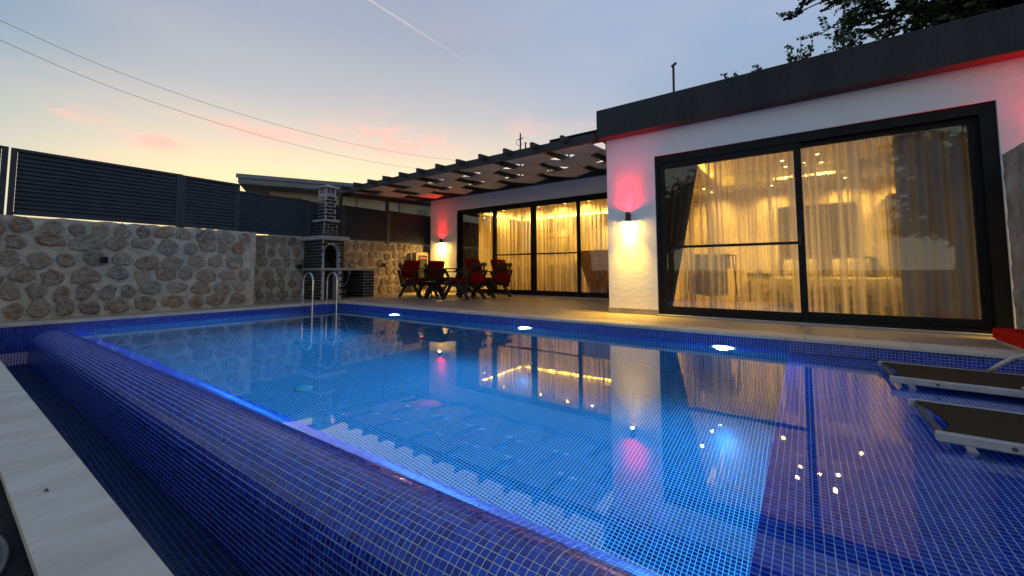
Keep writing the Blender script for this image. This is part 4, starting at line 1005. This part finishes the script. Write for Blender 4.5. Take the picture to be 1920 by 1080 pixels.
l2 = copy_tree(l1); l2.location = (.47, 2.775, -.076); l2.rotation_euler = (0, 0, .01); l2['label'] = 'brown mesh lounger with pale frame, the one nearer the camera'

# ------------------------------------------------------------------ bottom left corner: tub on the ground outside
bed_ = MB(); bed_.quad(I(-14, -6, -.035), I(6, -6, -.035), I(6, .186, -.035), I(-14, .186, -.035)); struct('soil_bed', bed_, mottled('dark_soil', (.005, .005, .006), (.012, .012, .013), 9, .95, .6, .02, 40))
t = thing('round_tub', 'dark round tub with a grey rim outside the walkway', 'tub', (-1.72, -.38, -.035)); GB = -.035
c = (-1.72, -.385, GB)
MB().lathe([(.49, -.02), (.494, .012), (.488, .013), (.46, .006), (.05, .004)], c, 64, False).build('bowl', M['black'], t, True)
MB().lathe([(.488, .012), (.494, .016), (.499, .012), (.494, .008)], c, 64, False).build('rim', plain('grey_rim', (.05, .055, .06), .5), t, True)
rnd = random.Random(9); b = MB()
for k in range(900):
    x, y = rnd.uniform(-6, .5), rnd.uniform(-.9, .17) + 0; 
    p = I(x, y, GB); r = rnd.uniform(.006, .016)
    if (p.x - c[0]) ** 2 + (p.y - c[1]) ** 2 < .27: continue
    vs = [p + Vector((r * rnd.uniform(.7, 1.3), 0, 0)), p + Vector((0, r * rnd.uniform(.7, 1.2), 0)), p - Vector((r, 0, 0)), p - Vector((0, r, 0)), p + Vector((0, 0, r * .8)), p - Vector((0, 0, r * .3))]
    b.add(vs, [(0, 1, 4), (1, 2, 4), (2, 3, 4), (3, 0, 4), (1, 0, 5), (2, 1, 5), (3, 2, 5), (0, 3, 5)])
tag(b.build('pebbles', mottled('blue_grey_pebble', (.05, .06, .085), (.16, .17, .20), 12, .6, .2, .003, 60)), 'blue grey pebbles on the ground outside the walkway', 'pebbles', kind='stuff')

# ------------------------------------------------------------------ neighbouring house
nb = thing('neighbour_house', 'neighbouring bungalow with grey overhanging roof edge beyond the fence', 'house', (-13.5, 7, 0))
p0 = Vector((-13.70, 4.80, 0)); p1 = Vector((-10.68, 9.56, 0)); p1 = Vector((-12.21, 7.63, 0)); d = (p1 - p0).normalized(); n = Vector((d.y, -d.x, 0)); q1 = p0 + d * 9.5
def nbox(b, s0, s1, t0, t1, za, zb):
    P_ = [p0 + d * s0 - n * t0, p0 + d * s1 - n * t0, p0 + d * s1 - n * t1, p0 + d * s0 - n * t1]
    return b.add([p + Z_ * za for p in P_] + [p + Z_ * zb for p in P_], [(3, 2, 1, 0), (4, 5, 6, 7), (0, 1, 5, 4), (1, 2, 6, 5), (2, 3, 7, 6), (3, 0, 4, 7)])
nbox(MB(), 0, 9.5, 0, 6, 3.36, 3.60).build('roof', M['nb_roof'], nb); nbox(MB(), -.05, 9.55, -.05, -.002, 3.50, 3.62).build('gutter', M['nb_roof'], nb)
nbox(MB(), .02, 9.4, .01, 5.9, 3.33, 3.358).build('soffit', M['nb_soffit'], nb)
nbox(MB(), .75, 9.2, .9, 5.5, GZ, 3.328).build('wall', M['nb_wall'], nb)
nbox(MB(), 1.0, 1.7, .89, .899, 2.0, 3.15).build('panel', M['nb_soffit'], nb)
for s in (3.4, 4.9): nbox(MB(), s, s + .06, .86, .899, .0, 3.328).build('mullion', M['nb_roof'], nb)
nbox(MB(), 5.6, 6.0, .87, .899, 2.2, 3.0).build('window', M['linen'], nb)

# ------------------------------------------------------------------ overhead cables
def smooth(P_, n=8):
    P_ = [Vector(p) for p in P_]; out = []
    for i in range(len(P_) - 1):
        a = P_[max(i - 1, 0)]; b_ = P_[i]; c = P_[i + 1]; e = P_[min(i + 2, len(P_) - 1)]
        for k in range(n): t_ = k / n; out.append(.5 * ((2 * b_) + (c - a) * t_ + (2 * a - 5 * b_ + 4 * c - e) * t_ * t_ + (3 * b_ - a - 3 * c + e) * t_ ** 3))
    return out + [P_[-1]]
for z_, lb in ((0, 'upper thin overhead cable crossing the sky'), (-.76, 'lower thin overhead cable crossing the sky')):
    P_ = [(-25, -7, 13.2), (-25, -3, 11.55), (-25, .43, 10.49), (-25, 4.32, 9.72), (-25, 10.1, 9.36), (-25, 17.2, 9.56), (-25, 25.5, 10.5), (-25, 34, 11.9)]
    P_ = [(x, y, z + z_ * (1 + .02 * y if z_ else 1)) for x, y, z in P_]
    tag(MB().tube(smooth(P_), .0085, 5).build('overhead_cable', M['cable']), lb, 'cable', 'overhead cables')

# ------------------------------------------------------------------ tree behind the house and growth on the roof
def leaf(b, p, d, s, rnd):
    d = d.normalized(); sd = d.cross(Vector((rnd.uniform(-1, 1), rnd.uniform(-1, 1), rnd.uniform(-1, 1)))).normalized(); w_ = s * rnd.uniform(.32, .45); nn = d.cross(sd)
    b.add([p, p + d * s * .5 + sd * w_ + nn * s * .08, p + d * s, p + d * s * .5 - sd * w_ + nn * s * .08], [(0, 1, 2), (0, 2, 3)])
def tree(base, top, ball, seed, nb_, label, sprays):
    rnd = random.Random(seed); t = thing('leafy_tree', label, 'tree', tuple(base)); base = Vector(base)
    tr = MB(); lf = MB(); cen = Vector(top)
    tr.tube([base, base + (cen - base) * .35 + Vector((.15, .1, 0)), base + (cen - base) * .75, cen], .17, 10, True, .05)
    ends = []
    for k in range(nb_):
        a = rnd.uniform(0, 2 * pi); e = cen + Vector((cos(a) * ball[0] * rnd.uniform(.35, 1), sin(a) * ball[1] * rnd.uniform(.35, 1), rnd.uniform(-1, 1) * ball[2]))
        s_ = base + (cen - base) * rnd.uniform(.45, .95); ends.append((s_, e))
    ends += [(Vector(a), Vector(b_)) for a, b_ in sprays]
    for s_, e in ends:
        mid = (s_ + e) / 2 + Vector((0, 0, .15)); pts_ = smooth([s_, mid, e], 5); tr.tube(pts_, .035, 5, False, .008)
        L = (e - s_).length
        for q in range(int(7 + L * 5)):
            f = rnd.uniform(.25, 1.0); p = s_.lerp(e, f) + Vector((0, 0, .3 * f * (1 - f))); dr_ = Vector((rnd.uniform(-1, 1), rnd.uniform(-1, 1), rnd.uniform(-.5, .7))).normalized(); tl = rnd.uniform(.25, .6)
            tr.tube([p, p + dr_ * tl], .006, 3, False, .003)
            side = dr_.cross(Z_).normalized()
            for m2 in range(9):
                g_ = (m2 + 1) / 9
                for sg in (-1, 1):
                    leaf(lf, p + dr_ * tl * g_, side * sg + dr_ * .5 + Vector((0, 0, rnd.uniform(-.4, .2))), rnd.uniform(.07, .13), rnd)
    tr.build('trunk', M['bark'], t, True); lf.build('crown', M['leaf'], t)
    return t
tree((3.6, 12.0, GZ), (4.0, 11.6, 6.9), (3.0, 1.6, 1.7), 21, 125, 'dark leafy tree rising behind the flat roof', [((1.6, 11.8, 6.6), (.15, 12, 7.4)), ((1.6, 11.8, 6.9), (.0, 11.9, 7.0)), ((1.7, 11.6, 6.3), (.45, 11.9, 6.3)), ((1.6, 11.6, 6.2), (.75, 11.8, 5.95)), ((1.8, 11.8, 7.2), (.5, 11.7, 7.7)), ((1.9, 11.6, 6.0), (1.0, 11.7, 5.75)), ((2.2, 11.8, 6.8), (1.2, 11.7, 6.6)), ((2.2, 11.8, 7.2), (1.0, 11.9, 7.1)), ((2.3, 11.8, 6.5), (1.5, 11.9, 6.1)), ((2.3, 11.8, 6.8), (1.7, 11.7, 6.9)), ((2.4, 11.6, 7.2), (1.6, 11.7, 7.5))])
tree((3.7, -5.5, GZ), (3.9, -5.4, 3.5), (2.2, 1.3, 2.0), 33, 95, 'leafy garden tree mirrored as a dark shape in the bedroom glass', [])
tree((-5.0, -6.2, GZ), (-4.9, -6.0, 3.2), (2.2, 1.2, 1.7), 41, 80, 'unseen leafy tree added to darken the glass by the column', [])  # out of view, added so this glass mirrors less bright sky
def sprig(name, label, u, v, z, w_, h_, n, seed):
    rnd = random.Random(seed); t = thing(name, label, 'shrub', (u, v, z)); st = MB(); lf = MB()
    for k in range(n):
        e = Vector((u + rnd.uniform(-w_, w_), v + rnd.uniform(-.1, .1), z + h_ * rnd.uniform(.35, 1))); s_ = Vector((u + rnd.uniform(-w_, w_) * .3, v, z - .3))
        st.tube([s_, (s_ + e) / 2 + Vector((rnd.uniform(-.03, .03), 0, .03)), e], .006, 4, False, .003)
        for q in range(12): p = s_.lerp(e, rnd.uniform(.45, 1.0)); leaf(lf, p, Vector((rnd.uniform(-1, 1), rnd.uniform(-1, 1), rnd.uniform(-.2, 1))), rnd.uniform(.035, .06), rnd)
    st.build('stem', M['bark'], t); lf.build('foliage', M['leaf'], t)
sprig('roof_shrub', 'largest dark leafy sprig poking above the roof band left of the tree', .04, 6.2, 3.37, .16, .24, 13, 1)
sprig('roof_shrub', 'low dark sprig above the roof band, nearest the roof post', -.72, 6.2, 3.37, .12, .10, 8, 2)
sprig('roof_shrub', 'tiny dark sprig above the roof band between the two larger sprigs', -.40, 6.2, 3.37, .05, .09, 4, 3)
sprig('roof_shrub', 'dark sprig above the roof band just under the tree branches', .45, 6.2, 3.37, .10, .24, 8, 4)

# ------------------------------------------------------------------ inside the bedroom
def curtain(name, label, u0, u1, v, z0, z1, mat, amp=.028, per=.085, seed=1, cat='curtain', gather=None, group=None):
    rnd = random.Random(seed); vs = []; fs = []; n = int((u1 - u0) / per * 8); zs = [z0, z0 + .02, z0 + .35 * (z1 - z0), z0 + .7 * (z1 - z0), z1]
    ph = [0]; 
    for i in range(n): ph.append(ph[-1] + 2 * pi / 8 * rnd.uniform(.55, 1.5))
    for k, z in enumerate(zs):
        f = (z - z0) / (z1 - z0)
        for i in range(n + 1):
            u = u0 + (u1 - u0) * i / n
            if gather: u = gather(u, f)
            vs.append((u, v + amp * sin(ph[i]) * (1 - .25 * f) + .012 * sin(ph[i] * .31 + k), z))
    m_ = n + 1
    for k in range(len(zs) - 1):
        for i in range(n): a = k * m_ + i; fs.append((a, a + 1, a + m_ + 1, a + m_))
    o = MB().add(vs, fs).build(name, mat, None, True); return tag(o, label, cat, group)
curtain('sheer_curtain', 'sheer pleated curtain across the bedroom door', -2.05, 1.75, VW + .42, .03, 2.44, M['sheer'], seed=3)
curtain('drape', 'dark gathered drape at the column end of the bedroom door', -2.1, -1.34, VW + .34, .03, 2.42, M['drape_d'], .035, .13, 5, gather=lambda u, f: -2.1 + (u + 2.1) * (.50 + .62 * f))
curtain('drape', 'wide grey drape at the garden wall end of the bedroom door', .92, 1.95, VW + .32, .03, 2.42, M['drape'], .035, .15, 6)
bed = thing('double_bed', 'double bed with dark headboard and pale linen in the bedroom', 'bed', (.35, 9.2, 0))
MB().box(-.44, 1.10, 10.22, 10.32, .10, .93, None, .03).build('headboard', M['uphol'], bed)
MB().box(-.48, 1.14, 8.2, 10.21, .06, .30, None, .02).build('bed_base', M['uphol'], bed)
MB().box(-.46, 1.12, 8.22, 10.2, .301, .50, None, .05).build('mattress', M['linen'], bed)
vs = []; fs = []; n = 16; rnd = random.Random(2)
for i in range(n + 1):
    for k in range(n + 1):
        x = -.60 + 1.90 * i / n; y = 8.12 + 1.45 * k / n; z = .535 + rnd.uniform(-.012, .02)
        if i == 0 or i == n: z = .22 + rnd.uniform(-.08, .05)
        elif k == 0: z = .24 + .12 * sin(i * 1.3)
        vs.append((x, y, z))
for i in range(n):
    for k in range(n): a = i * (n + 1) + k; fs.append((a, a + n + 1, a + n + 2, a + 1))
MB().add(vs, fs).build('duvet', M['linen'], bed, True)
for x, lb in ((-.08, 'pale printed pillow on the nightstand side of the bed'), (.72, 'pale printed pillow on the far side of the bed')):
    t = MB(); 
    for sg in (1, -1):
        g0 = len(t.v)
        for i in range(9):
            for k in range(9): a_, c_ = i / 4 - 1, k / 4 - 1; t.v.append((a_ * .27 * (1 - .08 * c_ * c_), c_ * .21 * (1 - .08 * a_ * a_), sg * .10 * ((1 - a_ ** 4) * (1 - c_ ** 4)) ** .6))
        for i in range(8):
            for k in range(8): q_ = g0 + i * 9 + k; t.f.append((q_, q_ + 9, q_ + 10, q_ + 1) if sg > 0 else (q_ + 1, q_ + 10, q_ + 9, q_))
    t.v = [(x + a * 1.1, 10.08 + c * .9 + b_ * .3, .71 + b_ * .9) for a, b_, c in t.v]; tag(t.build('pillow', M['linen'], None, True), lb, 'pillow', 'pillows on the bed')
t = thing('wall_panel', 'dark wide panel hung on the bedroom wall above the headboard', 'wall panel', (.22, 10.3, 1.5))
for k in range(6): MB().box(-.42 + .214 * k, -.42 + .214 * k + .208, 10.29, 10.33, .99, 2.02, None, .004).build('plank', M['dkwood'], t)
t = thing('wardrobe', 'tall dark wardrobe beside the bed', 'wardrobe', (1.6, 10.2, 0)); MB().box(1.28, 2.2, 9.9, 10.33, .02, 2.06, None, .006).build('body', M['dkwood'], t); MB().box(1.30, 1.73, 9.885, 9.899, .06, 2.03).build('door', M['dkwood'], t); MB().box(1.745, 2.18, 9.885, 9.899, .06, 2.03).build('door', M['dkwood'], t)
t = thing('nightstand', 'small dark legged nightstand beside the bed', 'nightstand', (-.77, 10, 0)); MB().box(-1.0, -.54, 9.85, 10.25, .56, .61, None, .006).build('top', M['dkwood'], t); MB().box(-.98, -.56, 9.87, 10.23, .46, .559).build('drawer', M['linen'], t)
for x in (-.97, -.57):
    for y in (9.88, 10.22): MB().bar((x, y, .01), (x, y, .46), .03, .03).build('leg', M['dkwood'], t)
tag(MB().lathe([(.05, 0), (.06, .03), (.03, .10), (.028, .16)], (-.8, 10.05, .611), 14).build('vase', M['linen'], None, True), 'small pale vase on the nightstand', 'vase')
t = thing('clothes_rack', 'thin black metal clothes rack standing in the bedroom', 'clothes rack', (-1.46, 7.5, 0))
b = MB()
for y in (7.3, 7.75):
    for x in (-1.66, -1.28): b.tube([(x, y, .02), (x, y, 1.83)], .010, 6)
    b.tube([(-1.66, y, 1.83), (-1.28, y, 1.83)], .010, 6)
b.tube([(-1.66, 7.3, 1.83), (-1.66, 7.75, 1.83)], .01, 6); b.tube([(-1.28, 7.3, 1.83), (-1.28, 7.75, 1.83)], .01, 6); b.build('frame', M['black'], t)
for k in range(4): MB().tube([(-1.6 + .08 * k, 7.3 + .1 * k, 1.83), (-1.6 + .08 * k, 7.35 + .1 * k, 1.70), (-1.45 + .08 * k, 7.35 + .1 * k, 1.62)], .006, 5).build('hanger', M['black'], t)
t = thing('drying_rack', 'folding laundry rack with a pale towel over it', 'drying rack', (-1.25, 7.25, 0))
for s in (-1, 1):
    MB().tube([(-1.62, 7.2 - s * .22, .03), (-1.60, 7.2 - s * .20, .06), (-1.56, 7.2 + s * .2, .92), (-.90, 7.2 + s * .2, .92), (-.88, 7.2 - s * .2, .06), (-.9, 7.2 - s * .22, .03), (-1.62, 7.2 - s * .22, .03)], .010, 6).build('frame', M['black'], t)
for k in range(6): MB().tube([(-1.56, 7.04 + .065 * k, .92), (-.90, 7.04 + .065 * k, .92)], .005, 5).build('rail', M['steel'], t)
b = MB(); vs = []; fs = []
for i in range(9):
    for k, (dy, z) in enumerate(((-.19, .28), (-.185, .6), (-.17, .92), (0, .94), (.17, .92), (.185, .7))): vs.append((-1.5 + .065 * i, 7.2 + dy + .008 * sin(i * 1.7), z + .01 * sin(i)))
for i in range(8):
    for k in range(5): a = i * 6 + k; fs.append((a, a + 6, a + 7, a + 1))
tag(b.add(vs, fs).build('towel', M['linen'], None, True), 'pale towel draped over the laundry rack', 'towel')
t = thing('wicker_chair', 'round wicker chair with hooped legs near the bed', 'wicker chair', (.15, 7.4, 0))
for k in range(5): MB().tube([(-.02 + .06 * k, 7.15 + .05 * k, .02), (.06 + .07 * k, 7.15 + .05 * k, .30), (.20 + .06 * k, 7.2 + .05 * k, .42), (.42 + .02 * k, 7.25 + .05 * k, .40)], .009, 6).build('hoop', M['cream'], t, True)
MB().lathe([(.05, 0), (.22, .02), (.25, .06), (.22, .09), (.05, .10)], (.36, 7.5, .38), 20).build('seat', M['linen'], t, True)

# ------------------------------------------------------------------ inside the living room
curtain('sheer_curtain', 'sheer pleated curtain across the living room door', -8.75, -3.0, VB + .42, .03, 2.47, M['sheer_l'], per=.12, amp=.04, seed=8)
curtain('drape', 'dark drape at the dining end of the living room door', -8.75, -8.0, VB + .34, .03, 2.47, M['drape_d'], .035, .14, 9)
curtain('drape', 'brown drape tied back at the wing end of the living room door', -4.45, -3.2, VB + .36, .03, 1.18, M['drape_b'], .03, .16, 10, gather=lambda u, f: u + (.38 * (f - .3) * (-1 if u < -3.9 else 0)))
t = thing('sofa', 'long tan sofa with its back to the living room door', 'sofa', (-6.3, 10.6, 0)); MB().box(-7.75, -5.0, 10.1, 10.35, .05, .86, None, .04).build('backrest', M['sofa'], t); MB().box(-7.75, -5.0, 10.351, 11.0, .05, .42, None, .04).build('seat', M['sofa'], t)
for x in (-7.98, -4.98): MB().box(x, x + .2, 10.1, 11.0, .05, .6, None, .04).build('arm', M['sofa'], t)
t = thing('dining_chair', 'pale dining chair inside the living room', 'chair', (-4.9, 9.9, 0)); MB().box(-5.1, -4.7, 9.75, 10.0, .44, .49, None, .01).build('seat', M['linen'], t); MB().box(-5.1, -4.7, 9.72, 9.75, .49, .92, None, .01).build('backrest', M['linen'], t)
for x in (-5.08, -4.72):
    for y in (9.77, 9.98): MB().bar((x, y, .01), (x, y, .44), .03, .03).build('leg', M['cream'], t)
t = thing('wall_picture', 'dark framed picture on the living room wall', 'picture', (-7.6, 13.3, 1.6)); MB().box(-8.1, -7.1, 13.30, 13.34, 1.3, 1.95, None, .005).build('frame', M['dkwood'], t); MB().box(-8.03, -7.17, 13.294, 13.2995, 1.36, 1.89).build('print', M['linen'], t)

# ceiling lights: small recessed spots, cove strips
spot_b = [(-1.75, 8.6), (-1.72, 9.5), (-1.65, 10.0), (-.5, 9.98), (.70, 9.98), (1.6, 9.98)]
tray_b = [(-.26, 8.75), (-.22, 9.30), (.05, 9.15), (.25, 8.62), (.32, 9.32)]
def downlight(u, v, z, g, lb, pw):
    t = thing('downlight', lb, 'ceiling light', (u, v, z), g)
    MB().lathe([(.042, 0), (.042, -.006), (.034, -.008)], (u, v, z), 14).build('trim', M['white_pl'], t)
    MB().lathe([(.031, -.0085), (.02, -.013), (.003, -.014)], (u, v, z), 14).build('lens', M['led_w'], t)
    lamp('SPOT', 'glow', (u, v, z - .03), (1, .58, .115), pw, t, shadow_soft_size=.03, spot_size=radians(150), spot_blend=.8)
PB, PL = 46, 90
LB = ['on the side border nearest the glass', 'midway along the side border', 'in the border corner beyond the clothes rack', 'on the back border above the nightstand', 'on the back border above the dark wall panel', 'on the back border above the wardrobe']
for (u, v), q in zip(spot_b, LB): downlight(u, v, 2.459, 'recessed bedroom ceiling lights', 'small warm bedroom ceiling light ' + q, PB)
LT = ['nearest the door post', 'behind the one by the door post', 'in the middle of the raised cluster', 'nearest the glass in the raised cluster', 'deepest on the bed side of the raised cluster']
for (u, v), q in zip(tray_b, LT): downlight(u, v, 2.679, 'bedroom ceiling lights in the tray', 'small warm raised bedroom ceiling light ' + q, PB)
spot_l = [(-8.9, 10.6), (-7.3, 9.6), (-6.07, 9.65), (-5.2, 9.6), (-4.5, 9.6), (-7.3, 12.8), (-5.6, 12.8), (-4.2, 12.8)]
LL = ['in the corner by the dark drape', 'above the first glass panel', 'above the second glass panel', 'above the third glass panel', 'above the last glass panel', 'on the back border by the picture', 'on the back border in the middle', 'on the back border by the wing']
for (u, v), q in zip(spot_l, LL): downlight(u, v, 2.499, 'recessed living room ceiling lights', 'small warm living room ceiling light ' + q, PL)
t = thing('cove_light', 'glowing warm cove strip along the bedroom ceiling tray', 'cove light', (-1.5, 8.3, 2.53)); MB().box(-1.598, -1.585, 7.25, 9.45, 2.56, 2.655).build('strip', M['cove_led'], t)
t = thing('cove_light', 'glowing warm cove strip around the living room ceiling tray', 'cove light', (-6, 12.5, 2.57)); b = MB(); b.box(-8.6, -3.8, 12.60, 12.615, 2.58, 2.66); b.build('strip', M['cove_led'], t); MB().box(-8.72, -8.705, 9.9, 12.5, 2.58, 2.66).build('strip', M['cove_led'], t)
